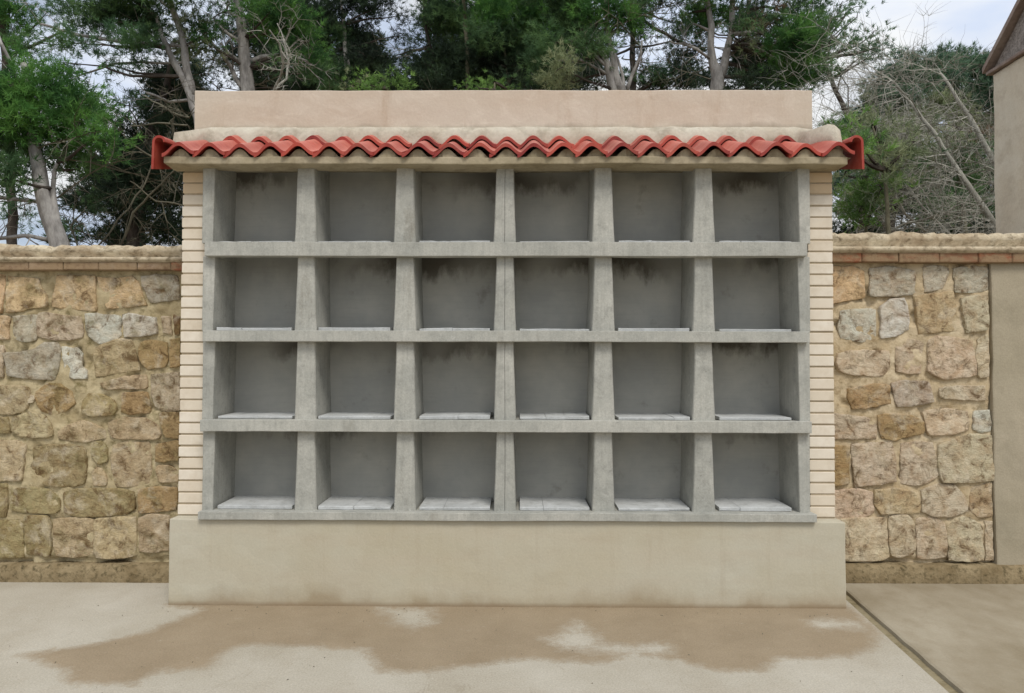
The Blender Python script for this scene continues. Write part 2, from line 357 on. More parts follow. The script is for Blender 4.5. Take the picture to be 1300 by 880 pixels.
# ------------------------------------------------------------------ ground
def structure(o): o['kind'] = 'structure'; return o
b = MB(); b.add([(-400,-400,-.06),(400,-400,-.06),(400,400,-.06),(-400,400,-.06)], [(0,1,2,3)])
structure(b.build('ground', MATS['earth']))
J0 = ground_at(1079, 766); J1 = ground_at(1201, 876)           # the joint between the two pavements
def jx(y): return J0.x + (J1.x - J0.x) * (y - J0.y) / (J1.y - J0.y)
DAMP = [(213,768),(258,775),(235,782),(185,803),(115,818),(25,832),(50,840),(80,850),(90,867),(170,870),(200,852),(265,848),(285,828),(300,822),(320,818),(380,820),
        (425,824),(462,824),(472,842),(482,852),(540,853),(600,846),(645,838),(700,838),(770,842),(800,830),(865,838),(900,850),(970,853),(990,836),(1025,836),
        (1080,834),(1110,820),(1112,798),(1085,775),(1075,768),(1060,758),(250,755)]
HOLES = [[(485,772),(545,774),(548,790),(525,798),(500,790)], [(700,812),(735,790),(765,818),(850,820),(850,828),(780,828),(720,822)], [(1030,790),(1060,787),(1100,790),(1095,797),(1040,798)]]
dampw = [(p.x, p.y) for p in (ground_at(*q) for q in DAMP)]
holew = [[(p.x, p.y) for p in (ground_at(*q) for q in h)] for h in HOLES]
def sdist(P, poly):
    "signed distance (inside positive) of points P (n,2) to a polygon"
    A = np.array(poly); B = np.roll(A, -1, 0); d = np.full(len(P), 1e9); ins = np.zeros(len(P), bool)
    for a, c in zip(A, B):
        e = c - a; t = np.clip(((P - a) @ e) / (e @ e), 0, 1)
        d = np.minimum(d, np.hypot(*(P - a - t[:, None]*e).T))
        cond = (a[1] > P[:, 1]) != (c[1] > P[:, 1])
        xi = (c[0]-a[0])*(P[:, 1]-a[1])/((c[1]-a[1]) if c[1] != a[1] else 1e-9) + a[0]
        ins ^= cond & (P[:, 0] < xi)
    return np.where(ins, d, -d)
ys = [-12, -9, -6.5, -4.5, -3.2, -2.3] + list(np.arange(-1.8, 1.0, .03))
us = [0, .12, .24, .34] + list(np.linspace(.40, 1, 190))
vs = []; fs = []
for y in ys:
    for u in us:
        x = -9 + u * (jx(y) + 9); vs.append((x, y, .0015*noise.noise(Vector((x*3, y*3, 0)))))
nu = len(us)
fs = [(i*nu+k, i*nu+k+1, (i+1)*nu+k+1, (i+1)*nu+k) for i in range(len(ys)-1) for k in range(nu-1)]
me = bpy.data.meshes.new('pavement'); me.from_pydata(vs, [], fs)
P = np.array(vs)[:, :2]; dv = .5 + sdist(P, dampw) / .10 * .5
for h in holew: dv = np.minimum(dv, .5 - sdist(P, h) / .16 * .5)
dv = np.clip(dv, 0, 1)
a = me.attributes.new('damp', 'FLOAT', 'POINT'); a.data.foreach_set('value', dv.astype(np.float32))
structure(link_mesh('pavement', me, MATS['pavement']))
# the slab to the right, a step higher, past a mud filled joint
b = MB()
yy = list(np.arange(-1.8, 1.0, .1)); yy = [-12, -8, -4] + yy
for i in range(len(yy)-1):
    y0, y1 = yy[i], yy[i+1]
    w0 = .045 + .008*noise.noise(Vector((0, y0*6, 0))); w1 = .045 + .008*noise.noise(Vector((0, y1*6, 0)))
    b.add([(jx(y0)+w0, y0, -.03), (jx(y1)+w1, y1, -.03), (jx(y1)+w1+.006, y1, .016), (jx(y0)+w0+.006, y0, .016), (jx(y1)+w1+.02, y1, .022), (jx(y0)+w0+.02, y0, .022), (9, y1, .022), (9, y0, .022)],
          [(0,1,2,3), (3,2,4,5), (5,4,6,7)])
structure(b.build('side_pavement', MATS['side_slab']))
MATS['mud'] = mottled('joint_mud', lin((132, 120, 92)), lin((96, 86, 58)), lin((150, 140, 114)), 50, .8, .97, 1.0, big=6).m
b = MB(); b.add([(jx(-12)+.004,-12,-.004),(jx(-12)+.10,-12,-.004),(jx(1)+.10,1,-.004),(jx(1)+.004,1,-.004)], [(0,1,2,3)])
structure(b.build('pavement_joint', MATS['mud']))

# ------------------------------------------------------------------ the columbarium
YF, YP, YB, YBK = 0.0, .05, .12, .42        # shelf face, divider face, brick face, niche back
col = empty('columbarium', (0, .3, 0), 'grey concrete columbarium of twenty four open niches under a red tiled eave', 'columbarium')
zz = lambda py, Y: at(643, py, Y).z
xx = lambda px, py, Y: at(px, py, Y).x
ptop = zz(661, .015)
rough_box('plinth', MATS['plinth'], col, xx(214, 715, .015), xx(1074, 715, .015), .015, .62, -.03, ptop, .08, .003, .008, 3)
shelf_px = [(307, 325, 260, 1025), (420, 434, 257, 1028), (534, 549, 254, 1031), (651, 664, 252, 1036)]
shelves = []
for i, (t, bt, l, r) in enumerate(shelf_px):
    z1, z0 = zz(t, YF), zz(bt, YF)
    if i == 3: z0 = max(z0, ptop + .002)
    shelves.append((z0, z1))
    rough_box('shelf', MATS['concrete'], col, xx(l, t, YF), xx(r, t, YF), YF - (.012 if i == 3 else 0), YBK + .03 if i == 3 else .085, z0, z1, .05, .0018, .004, i*7)
    if i < 3: rough_box('shelf_slab', MATS['concrete'], col, xx(l, t, YF)+.02, xx(r, t, YF)-.02, .083, YBK + .03, z1-.030, z1-.002, .08, .002, 0, i*7+3)  # niche ceiling set high behind the front edge, shaped to darken the niche top
soff = 1.55 + 1.316
opens = [(soff, shelves[0][1])] + [(shelves[i][0], shelves[i+1][1]) for i in range(3)]
divs = []
cx = [388, 514, 641, 766, 893.5]
for ri, (zt, zb) in enumerate(opens):
    zt += .004; zb -= .004; rise = .066 if ri == 0 else (shelves[ri-1][1]-shelves[ri-1][0]) - .034
    pm = [260, 372, 484, 600][ri]
    for ci, c in enumerate(cx):
        X = xx(c, pm, YP); wt = .054 + rnd.uniform(-.002, .002); wb = .072 + rnd.uniform(-.002, .002)
        halves = [(-1, -.0013), (.0013, 1)] if ci == 2 else [(-1, 1)]
        for hi, (s0, s1) in enumerate(halves):
            f0 = lambda w_, s: w_*s if abs(s) == 1 else s
            b = MB(); n = 6; tap = .010; fr = []; rows = []
            vs = []
            for k in range(n+1):
                t = k/n; zc = zb + (zt-zb)*t; wd = wb + (wt-wb)*(t**.8)
                for (Y, dw) in ((YP, 0), (YP+.008, .003), (.082, .003), (YBK+.01, .008)):
                    vs.append((X + f0(wd, s0) + (-dw if s0 == -1 else 0) + (.003 if Y == YP and s0 == -1 else 0), Y, zc + (rise if Y > .07 and k == n else 0)))
                    vs.append((X + f0(wd, s1) + (dw if s1 == 1 else 0) - (.003 if Y == YP and s1 == 1 else 0), Y, zc + (rise if Y > .07 and k == n else 0)))
            fs = []
            for k in range(n):
                a0, a1 = k*8, (k+1)*8
                fs.append((a0, a0+1, a1+1, a1))
                for j in range(3):
                    fs.append((a0+2*j, a1+2*j, a1+2*j+2, a0+2*j+2)); fs.append((a0+2*j+1, a0+2*j+3, a1+2*j+3, a1+2*j+1))
            b.add([Vector(v) + noise.noise_vector(Vector(v)*6)*.0022 for v in vs], fs)
            b.build('divider', MATS['concrete'], col)
    for side in (-1, 1):
        if side < 0: xa, xb, xt = xx(257, pm, YP), xx(270.5, pm, YP), xx(272.5, pm, YP)
        else: xa, xb, xt = xx(1028.5, pm, YP), xx(1015, pm, YP), xx(1013, pm, YP)
        b = MB(); b.prism([(xa, YP, zb), (xb, YP, zb), (xt, YP, zt), (xa, YP, zt)], [(xa, YBK+.012, zb), (xb+side*-.0, YBK+.012, zb), (xt, YBK+.012, zt), (xa, YBK+.012, zt)]); b.prism([(xa, .087, zt-.001), (xt, .087, zt-.001), (xt, .087, zt+rise), (xa, .087, zt+rise)], [(xa, YBK+.012, zt-.001), (xt, YBK+.012, zt-.001), (xt, YBK+.012, zt+rise), (xa, YBK+.012, zt+rise)])
        b.build('side_post', MATS['concrete'], col, bevel=.004)
XL, XR = xx(229, 435, YB), xx(1058.5, 435, YB)
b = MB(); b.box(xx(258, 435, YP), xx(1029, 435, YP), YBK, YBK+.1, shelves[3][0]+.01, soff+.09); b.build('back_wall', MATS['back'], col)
# whitish panels lying on each niche floor
for ri, (zt, zb) in enumerate(opens):
    pm = [303, 416, 529, 640][ri]
    ed = [(277, 371), (405, 496), (533, 622), (660, 748), (785, 875), (913, 1004)]
    for ci, (l, r) in enumerate(ed):
        x0, x1 = xx(l, pm, .09), xx(r, pm, .09)
        nseg = rnd.choice([1, 2, 2, 3]); cuts = [0] + sorted(rnd.uniform(.25, .8) for _ in range(nseg-1)) + [1]
        b = MB(); th = rnd.uniform(.016, .024)
        for k in range(nseg):
            xa, xb = x0+(x1-x0)*cuts[k]+(.002 if k else 0), x0+(x1-x0)*cuts[k+1]
            yf = .075 + rnd.uniform(-.008, .014); t1, t2 = th+rnd.uniform(-.003, .004), th+rnd.uniform(-.003, .004)
            n = 5; fr = []
            fv = []; 
            for j in range(n+1):
                t = j/n; x = xa+(xb-xa)*t; q = noise.noise(Vector((x*14, ri*3.1+ci, 0)))
                fv.append((x, yf+.006*q, zb+.003, zb+t1+(t2-t1)*t+.004*noise.noise(Vector((x*25, ri, 4)))))
            vs = []
            for (x, y, za, zc) in fv: vs += [(x, y, za), (x, y-.002, zc-.003), (x, y+.006, zc), (x, YBK-.002, zc+.006+.004*noise.noise(Vector((x*12, ri, 9)))), (x, YBK-.002, za)]
            fs = [(j*5+m, j*5+m+1, j*5+5+m+1, j*5+5+m) for j in range(n) for m in range(4)] + [(0,1,2,3,4), tuple(n*5+m for m in (4,3,2,1,0))]
            b.add(vs, fs)
        b.build('floor_panel', MATS['floor_panel'], col)
# brick columns
for side in (-1, 1):
    if side < 0: xa, xb = XL, xx(260.5, 435, YB)
    else: xa, xb = xx(1026.5, 435, YB), XR
    core = MB(); core.box(min(xa, xb)+.008, max(xa, xb)-.002, YB+.007, .62, ptop-.005, soff+.085)
    cc = core.build('brick_pier', MATS['joint'], col)
    z0, z1 = ptop + .004, soff - .002; n = 30; hh = (z1-z0)/n
    me0 = None
    for k in range(n):
        if me0 is None:
            b = MB(); b.box(0, xb-xa, 0, .49, .0058, hh-.0058); o = b.build('brick', MATS['brick'], cc, bevel=.003)
            me0 = o.data
        else:
            o = link_mesh('brick', me0, None, cc)
        o.location += Vector((xa + rnd.uniform(-.002, .002), YB + rnd.uniform(-.0015, .002), z0 + k*hh + rnd.uniform(-.001, .001)))
        t = rnd.uniform(0, 1); cA, cB = lin((217, 205, 185)), lin((229, 220, 204))
        if k > n-3: cA = cB = lin((212, 188, 154))
        o.color = tuple(cA[i]*(1-t)+cB[i]*t for i in range(3)) + (1,)
# eave slab and roof
sx0, sx1 = xx(208, 205, -.06), xx(1076, 205, -.06)
roof = rough_box('roof', MATS['slab'], col, sx0, sx1, -.062, .128, soff, soff+.048, .05, .006, .007, 21)
rough_box('roof_slab', MATS['slab'], roof, sx0+.004, sx1-.004, .100, .62, soff+.070, soff+.118, .08, .004, 0, 22)  # top row ceiling raised behind the eave beam, shaped to keep light out
rough_box('roof_slab', MATS['slab'], roof, sx0+.002, sx1-.002, .094, .128, soff+.040, soff+.112, .08, .002, 0, 23)
TY1, TY2 = -.085, .26; SL = .35; TP0 = [226,265,303,342,378,417,453,490,531,570,608,642,678,714,751,790,830,867,906,945,985,1023,1064]
def tile_mesh(pw, length, amp=.066, th=.024, n=16):
    b = MB(); top = []; vs = []
    rows = 4
    for r_ in range(rows):
        y = length*r_/(rows-1)
        for k in range(n+1):
            u = k/n - .5; x = u*(pw+.014)
            z = amp*(.5+.5*math.cos(2*math.pi*u*.985)) + .007*u*2
            dx = -math.sin(2*math.pi*u)*-.5
            vs.append((x, y, z + SL*y)); vs.append((x, y, z - th + SL*y))
    m = (n+1)*2; fs = []
    for r_ in range(rows-1):
        for k in range(n):
            a0 = r_*m+k*2; fs.append((a0, a0+2, a0+m+2, a0+m)); fs.append((a0+1, a0+m+1, a0+m+3, a0+3))
        fs.append((r_*m, r_*m+m, r_*m+m+1, r_*m+1)); e = r_*m+n*2; fs.append((e, e+1, e+m+1, e+m))
    for k in range(n):
        fs.append((k*2, k*2+1, k*2+3, k*2+2)); q = (rows-1)*m+k*2; fs.append((q, q+2, q+3, q+1))
    b.add(vs, fs); return b
X1 = [xx(p, 186, TY1) for p in TP0]
pitch = (X1[-1]-X1[0])/(len(X1)-1)
b0 = tile_mesh(pitch, .40).mesh('tile', True)
bm = bmesh.new(); bm.from_mesh(b0); bmesh.ops.recalc_face_normals(bm, faces=bm.faces)
for e in bm.edges:
    if e.calc_face_angle(0) > .9: e.smooth = False
bm.to_mesh(b0); bm.free(); b0.materials.append(MATS['tile'])
zc1 = 1.55 + 1.448 - .066
for row, (Y, zc, n0) in enumerate(((TY1, zc1, 0), (TY2, zc1+.34*SL+.034, 1))):
    for i, X in enumerate(X1):
        if row == 1 and (i == 0 or i == len(X1)-1): continue
        o = link_mesh('tile', b0, None, roof)
        o.location += Vector((X + rnd.uniform(-.003, .003), Y + rnd.uniform(-.010, .010), zc + rnd.uniform(-.003, .003)))
        o.rotation_euler = (rnd.uniform(-.015, .015), rnd.uniform(-.02, .02), rnd.uniform(-.02, .02))
        o.scale.x = 1.0
        t = rnd.uniform(0, 1); cA, cB = lin((126, 34, 30)), lin((172, 68, 52))
        o.color = tuple(cA[k]*(1-t)+cB[k]*t for k in range(3)) + (1,)
# mortar packed under the first row
vs = []; fs = []; nm = 300; xa_, xb_ = X1[0]-pitch*.5, X1[-1]+pitch*.5
for i in range(nm+1):
    x = xa_ + (xb_-xa_)*i/nm; wv_ = .066*(.5+.5*math.cos(2*math.pi*(x-X1[0])/pitch)); a_ = noise.noise(Vector((x*18, 3, 1)))
    zt_ = max(soff+.044, zc1 + wv_ - .030 + .004*a_); yf_ = -.050 + .012*a_ + .006*noise.noise(Vector((x*50, 1, 1)))
    vs += [(x, yf_, soff+.040), (x, yf_+.004, zt_), (x, .122, zt_+.02), (x, .122, soff+.040)]
for i in range(nm):
    for k in range(4): fs.append((i*4+k, (i+1)*4+k, (i+1)*4+(k+1) % 4, i*4+(k+1) % 4))
fs += [(0, 1, 2, 3), (nm*4+3, nm*4+2, nm*4+1, nm*4)]
b = MB(); b.add(vs, fs); b.build('eave_mortar', MATS['slab'], roof)
# verge tiles at both ends
for side, (pxo, pxi) in ((-1, (193.5, 212)), (1, (1096, 1077))):
    xo, xi = xx(pxo, 190, -.10), xx(pxi, 190, -.10); zt, zl = zz(172, -.10), zz(215, -.10)
    wv = abs(xi-xo); path = []
    for k in range(9):
        a_ = math.pi*k/8*.5
    pts = [(xi + side*-.035, zt-.055)] + [(xi - side*0 + (xo-xi)*0 + side*0, 0)]*0
    rr = wv*.46; cxx = xo - side*rr; czz = zt - rr
    prof = [(cxx + side*rr*math.cos(t), czz + rr*math.sin(t)) for t in [math.pi*.98 - math.pi*.98*k/12 for k in range(13)]] + [(xo+side*.002, czz-(czz-zl)*.5), (xo+side*.004, zl)]
    th = .015; b = MB(); N = len(prof); vs = []
    def nrm(i):
        a = prof[max(i-1, 0)]; c_ = prof[min(i+1, N-1)]; dx, dz = c_[0]-a[0], c_[1]-a[1]; L = math.hypot(dx, dz); return (dz/L*side, -dx/L*side)
    for (Y, dz) in ((-.105, 0), (.12, .225*.12), (.42, .525*.12)):
        for i, (x, z_) in enumerate(prof):
            nx, nz_ = nrm(i); sgn = 1
            if (nx*(x-cxx) + nz_*(z_-czz)) > 0: sgn = -1
            q_ = dz*(1 if i < N-1 else 2.2); vs.append((x, Y, z_+q_)); vs.append((x+sgn*nx*th, Y, z_+sgn*nz_*th+q_))
    m = 2*N; fs = []
    for r_ in range(2):
        for i in range(N-1):
            a0 = r_*m+2*i; fs += [(a0, a0+2, a0+m+2, a0+m), (a0+1, a0+m+1, a0+m+3, a0+3)]
        fs += [(r_*m, r_*m+m, r_*m+m+1, r_*m+1), (r_*m+m-2, r_*m+m-1, r_*m+2*m-1, r_*m+2*m-2)]
    for i in range(N-1): fs += [(2*i, 2*i+1, 2*i+3, 2*i+2), (2*m+2*i, 2*m+2*i+2, 2*m+2*i+3, 2*m+2*i+1)]
    b.add(vs, fs); o = b.build('verge_tile', MATS['tile'], roof); o.color = (*lin((148, 52, 40)), 1)
# parapet and the mortar fillet between it and the tiles
px0, px1 = xx(246.5, 140, .42), xx(1031.5, 140, .42)
pt = zz(114.5, .42)
rough_box('parapet', MATS['parapet'], col, px0, px1, .42, .60, soff+.121, pt, .06, .004, .008, 41)
vs = []; fs = []; xs = np.linspace(sx0+.012, sx1-.012, 220)
zf0 = zc1 + .34*SL + .022
for x in xs:
    e = min(1, max(0, min((x - (px0+.03))/.10, ((px1-.03) - x)/.10)))   # 0 at the ends outside the parapet
    edge = min((x-xs[0]), (xs[-1]-x)); inside0 = e
    wv = noise.noise(Vector((x*5, 0, 3)))*.010 + noise.noise(Vector((x*17, 2, 3)))*.005
    inside = e
    yf = .36*inside + (.0 + .05*noise.noise(Vector((x*6, 7, 0))))*(1-inside)
    # front edge follows the tiles
    j = min(range(len(X1)), key=lambda q: abs(X1[q]-x)); u = (x-X1[j])/pitch
    wave = .066*(.5+.5*math.cos(2*math.pi*max(-.5, min(.5, u))))
    surf = zc1 + SL*(yf-TY1) + (.034 if yf > TY2 else 0) + wave
    if not (0 <= j < len(X1)) or abs(u) > .5: surf = zc1 + SL*(yf-TY1)
    zb_ = 1.55 + (466-160)*5.24/940 + wv
    ztop = zb_*inside + (3.165 + .014*noise.noise(Vector((x*9, 1, 1))) - .05*max(0, 1-edge/.06))*(1-inside)
    ym = yf + .03*(1-inside) + .01
    vs += [(x, yf, surf-.045), (x, yf-.002, surf+.006), (x, ym, surf+(.5+.38*(1-inside))*(ztop-surf)+.012+wv), (x, .40*inside+.20*(1-inside), ztop), (x, .43*inside+.45*(1-inside), ztop+.002), (x, .60, ztop-.05), (x, .60, soff+.122)]
nrw = 7
for i in range(len(xs)-1):
    for k in range(nrw-1): fs.append((i*nrw+k, (i+1)*nrw+k, (i+1)*nrw+k+1, i*nrw+k+1))
fs += [tuple(range(nrw)), tuple((len(xs)-1)*nrw+k for k in range(nrw-1, -1, -1))]
b = MB(); b.add(vs, fs); b.build('mortar_fillet', MATS['bedding'], roof, smooth=True)

# ------------------------------------------------------------------ rubble stone walls
YW = .58
CO = {'o': (208,180,140), 't': (200,185,158), 'g': (186,178,160), 'w': (210,206,190), 'b': (170,146,106), 'k': (188,170,136), 'p': (203,184,160), 'm': (164,148,110), 'd': (130,98,68)}
def stone(poly, Y, parent, mat, colr, prd, seed, world=False):
    if not world: poly = [(p_[0], p_[1] - (6 if p_[1] > 698 else 0)) for p_ in poly]
    pts = [Vector((p[0], p[1])) for p in poly] if world else [Vector((at(p[0], p[1], Y).x, at(p[0], p[1], Y).z)) for p in poly]
    n = len(pts); out = []
    for i in range(n):
        a_, c_ = pts[i], pts[(i+1) % n]; m = max(2, int((c_-a_).length/.026))
        out += [a_.lerp(c_, j/m) for j in range(m)]
    N = len(out); cen = sum(out, Vector((0, 0)))/N
    sm = [cen + ((out[k-1]+out[k]*10+out[(k+1) % N])/12 - cen)*1.08 for k in range(N)]
    sm = [p + Vector((noise.noise(Vector((p.x*22, p.y*22, seed))), noise.noise(Vector((p.x*22, p.y*22, seed+9)))))*.008 + Vector((noise.noise(Vector((p.x*60, p.y*60, seed))), noise.noise(Vector((p.x*60, p.y*60, seed+9)))))*.004 for p in sm]
    c = sum(sm, Vector((0, 0)))/N
    tx, tz = rnd.uniform(-.05, .05), rnd.uniform(-.06, .06)
    vs = []; rings = [(1.0, .012), (1.0, -.5), (.992, -.86), (.965, -.99), (.86, -1.0), (.62, -1.0), (.38, -1.0), (.17, -1.0)]
    for (r_, pr) in rings:
        for p in sm:
            q = c + (p-c)*r_
            y = Y + (pr*prd if pr < 0 else .012) 
            if pr < -.5:
                y += .010*abs(noise.noise(Vector((q.x*8, q.y*8, seed*3.3))))*2 - .008 + .006*noise.noise(Vector((q.x*15, q.y*15, seed*3.3))) + .007*noise.noise(Vector((q.x*34, q.y*34, seed))) + tx*(q.x-c.x) + tz*(q.y-c.y)
            vs.append((q.x, y, q.y))
    vs.append((c.x, Y-1.0*prd+.006*noise.noise(Vector((c.x*13, c.y*13, seed))), c.y))
    fs = []
    for a0 in range(len(rings)-1):
        for k in range(N): fs.append((a0*N+k, a0*N+(k+1) % N, (a0+1)*N+(k+1) % N, (a0+1)*N+k))
    for k in range(N): fs.append(((len(rings)-1)*N+k, (len(rings)-1)*N+(k+1) % N, len(vs)-1))
    b = MB(); b.add(vs, fs); o = b.build('stone', mat, parent, smooth=True)
    j = rnd.uniform(.90, 1.08); cc = lin(CO[colr]); o.color = tuple(min(1, v*j*rnd.uniform(.97, 1.03)) for v in cc) + (1,)
    return o
LEFT = [
 ('o',[(-34,350),(8,350),(6,372),(2,396),(-34,398)]), ('o',[(12,352),(50,355),(53,368),(58,375),(59,388),(45,391),(30,394),(10,396)]),
 ('o',[(76,351),(121,352),(122,394),(105,393),(88,391),(67,389),(72,365)]), ('o',[(126,353),(150,355),(168,352),(175,358),(181,375),(186,387),(160,389),(138,391),(131,375)]),
 ('g',[(183,352),(200,350),(226,351),(229,380),(205,383),(193,384),(188,372),(182,360)]),
 ('o',[(-34,402),(12,402),(12,430),(-34,430)]), ('g',[(19,402),(48,400),(48,431),(33,434),(20,430)]), ('t',[(51,400),(60,397),(75,400),(103,403),(105,428),(90,431),(70,431),(50,427)]),
 ('w',[(111,399),(135,399),(152,402),(154,425),(145,434),(128,436),(115,427),(112,412)]), ('w',[(158,400),(165,398),(180,401),(198,404),(201,424),(180,427),(160,428)]),
 ('p',[(207,402),(217,402),(220,425),(209,422)]), ('d',[(221,400),(229,402),(229,425),(223,424)]),
 ('t',[(-34,440),(5,440),(5,478),(-34,478)]), ('g',[(9,449),(30,448),(48,443),(58,436),(72,437),(77,445),(75,462),(70,481),(40,480),(14,477),(12,460)]),
 ('w',[(80,441),(98,443),(105,450),(103,465),(110,470),(112,479),(95,480),(85,478),(82,460)]), ('k',[(122,442),(140,435),(155,431),(168,432),(172,445),(176,469),(150,473),(125,478),(122,460)]),
 ('b',[(180,436),(190,432),(205,434),(213,436),(214,455),(210,465),(190,468),(182,462),(178,450)]), ('b',[(217,432),(230,430),(230,464),(217,466)]),
 ('k',[(-34,490),(20,490),(35,492),(37,505),(35,518),(25,524),(-34,526)]), ('b',[(48,498),(60,488),(78,488),(92,498),(94,512),(85,520),(70,526),(55,522),(47,510)]),
 ('t',[(38,500),(46,502),(45,511),(39,512)]),
 ('m',[(107,510),(115,500),(130,502),(145,508),(150,520),(145,526),(120,528),(108,524)]), ('k',[(130,487),(145,482),(160,478),(185,476),(188,490),(184,494),(160,494),(138,494)]),
 ('b',[(157,499),(187,498),(191,510),(190,523),(165,526),(156,522)]), ('p',[(195,476),(229,474),(229,520),(210,522),(198,515),(194,495)]),
 ('m',[(-34,530),(10,530),(14,550),(-34,551)]), ('k',[(20,530),(40,524),(58,528),(66,538),(68,553),(45,556),(28,553),(18,546)]),
 ('k',[(78,548),(88,540),(108,534),(125,540),(135,548),(135,556),(110,561),(90,559),(78,557)]), ('k',[(140,536),(160,530),(185,532),(200,540),(204,550),(202,556),(185,557),(160,557),(142,555)]),
 ('b',[(205,524),(230,524),(229,556),(212,554),(206,540)]),
 ('k',[(-34,562),(20,560),(32,565),(30,590),(28,608),(10,609),(-34,609)]), ('m',[(44,570),(60,566),(90,566),(107,570),(110,590),(108,612),(90,617),(70,616),(50,613),(38,608),(38,600),(45,585)]),
 ('m',[(118,562),(130,560),(138,570),(138,585),(128,590),(118,580)]), ('k',[(117,600),(125,592),(135,600),(137,616),(120,616)]),
 ('k',[(146,566),(160,562),(190,562),(191,580),(192,600),(188,612),(170,616),(150,617),(145,600),(143,580)]),
 ('b',[(200,563),(229,560),(228,584),(200,586)]), ('k',[(200,592),(215,590),(226,598),(226,612),(203,612)]),
 ('m',[(-34,615),(9,614),(11,640),(8,655),(-34,655)]), ('m',[(18,622),(40,618),(60,622),(75,632),(77,645),(70,651),(40,650),(18,648)]),
 ('m',[(86,624),(110,620),(150,620),(168,625),(170,645),(160,652),(130,655),(100,655),(86,648)]), ('b',[(178,622),(200,618),(224,620),(224,646),(200,649),(179,650)]),
 ('m',[(-34,662),(28,661),(30,690),(30,712),(-34,713)]), ('m',[(34,656),(60,655),(66,670),(66,695),(64,710),(35,708)]),
 ('k',[(72,660),(100,657),(118,660),(121,680),(119,708),(95,712),(74,710),(71,690)]), ('k',[(124,660),(150,657),(172,658),(173,680),(173,710),(150,713),(125,712),(123,690)]),
 ('k',[(178,658),(195,653),(216,656),(216,680),(216,703),(195,706),(179,704)])]
RIGHT = [
 ('o',[(1046,340),(1080,340),(1095,345),(1095,378),(1080,380),(1046,386)]), ('g',[(1105,342),(1125,339),(1150,343),(1158,345),(1158,372),(1140,376),(1104,375)]),
 ('g',[(1171,340),(1190,338),(1203,342),(1200,355),(1195,366),(1173,371)]), ('g',[(1210,342),(1230,339),(1252,340),(1252,368),(1235,371),(1212,371)]),
 ('w',[(1067,396),(1090,393),(1109,394),(1110,425),(1105,431),(1090,434),(1068,428),(1064,415)]), ('w',[(1117,390),(1128,382),(1145,380),(1150,395),(1152,418),(1135,426),(1117,429)]),
 ('k',[(1160,378),(1175,375),(1207,372),(1211,390),(1212,418),(1190,421),(1166,423),(1164,405)]), ('t',[(1220,380),(1235,376),(1250,376),(1252,400),(1251,418),(1238,420),(1225,422),(1222,405)]),
 ('p',[(1065,450),(1080,445),(1108,446),(1125,446),(1127,460),(1125,476),(1110,477),(1080,475),(1064,470),(1062,460)]), ('t',[(1138,432),(1160,432),(1171,436),(1168,455),(1166,472),(1155,474),(1137,471),(1137,450)]),
 ('p',[(1178,434),(1190,428),(1212,430),(1232,434),(1235,455),(1236,475),(1215,479),(1200,481),(1185,475),(1177,470),(1178,450)]), ('t',[(1240,432),(1252,425),(1253,478),(1240,478),(1238,455)]),
 ('b',[(1077,494),(1095,490),(1115,488),(1127,490),(1128,512),(1110,516),(1082,519),(1076,505)]), ('g',[(1131,487),(1150,483),(1176,485),(1181,500),(1183,510),(1160,514),(1138,516),(1134,500)]),
 ('t',[(1193,492),(1215,490),(1248,490),(1249,508),(1220,508),(1193,505)]),
 ('t',[(1050,524),(1080,528),(1100,530),(1111,540),(1109,556),(1090,556),(1050,557)]), ('b',[(1114,527),(1135,526),(1155,528),(1169,535),(1170,550),(1150,554),(1135,558),(1120,556),(1115,540)]),
 ('p',[(1172,522),(1200,519),(1226,522),(1228,545),(1210,550),(1180,552),(1175,540)]), ('w',[(1235,523),(1255,521),(1256,547),(1240,548),(1234,545)]),
 ('b',[(1050,566),(1076,568),(1076,612),(1050,618)]), ('p',[(1081,565),(1105,563),(1130,562),(1134,580),(1134,610),(1115,613),(1085,617),(1082,590)]),
 ('t',[(1143,565),(1160,562),(1182,563),(1186,585),(1189,602),(1180,610),(1162,615),(1142,612),(1144,590)]), ('t',[(1192,565),(1215,556),(1240,552),(1256,555),(1257,580),(1257,608),(1230,611),(1195,610),(1190,590)]),
 ('p',[(1050,625),(1085,620),(1105,625),(1107,650),(1095,656),(1050,658)]), ('k',[(1111,622),(1135,620),(1160,625),(1166,640),(1165,650),(1140,651),(1118,652),(1110,640)]),
 ('t',[(1170,622),(1190,615),(1210,616),(1222,630),(1226,648),(1205,655),(1185,655),(1170,648)]), ('k',[(1232,620),(1256,614),(1258,655),(1240,655),(1230,645)]),
 ('t',[(1060,660),(1095,658),(1120,658),(1124,690),(1126,712),(1105,717),(1060,715)]), ('t',[(1128,656),(1150,654),(1158,665),(1160,690),(1158,708),(1140,712),(1130,710),(1127,680)]),
 ('t',[(1163,660),(1180,656),(1198,664),(1200,690),(1198,712),(1180,714),(1164,713),(1163,690)]), ('t',[(1203,660),(1225,657),(1244,666),(1245,690),(1245,715),(1225,717),(1204,715)]),
 ('t',[(1249,662),(1258,662),(1260,715),(1250,716)])]
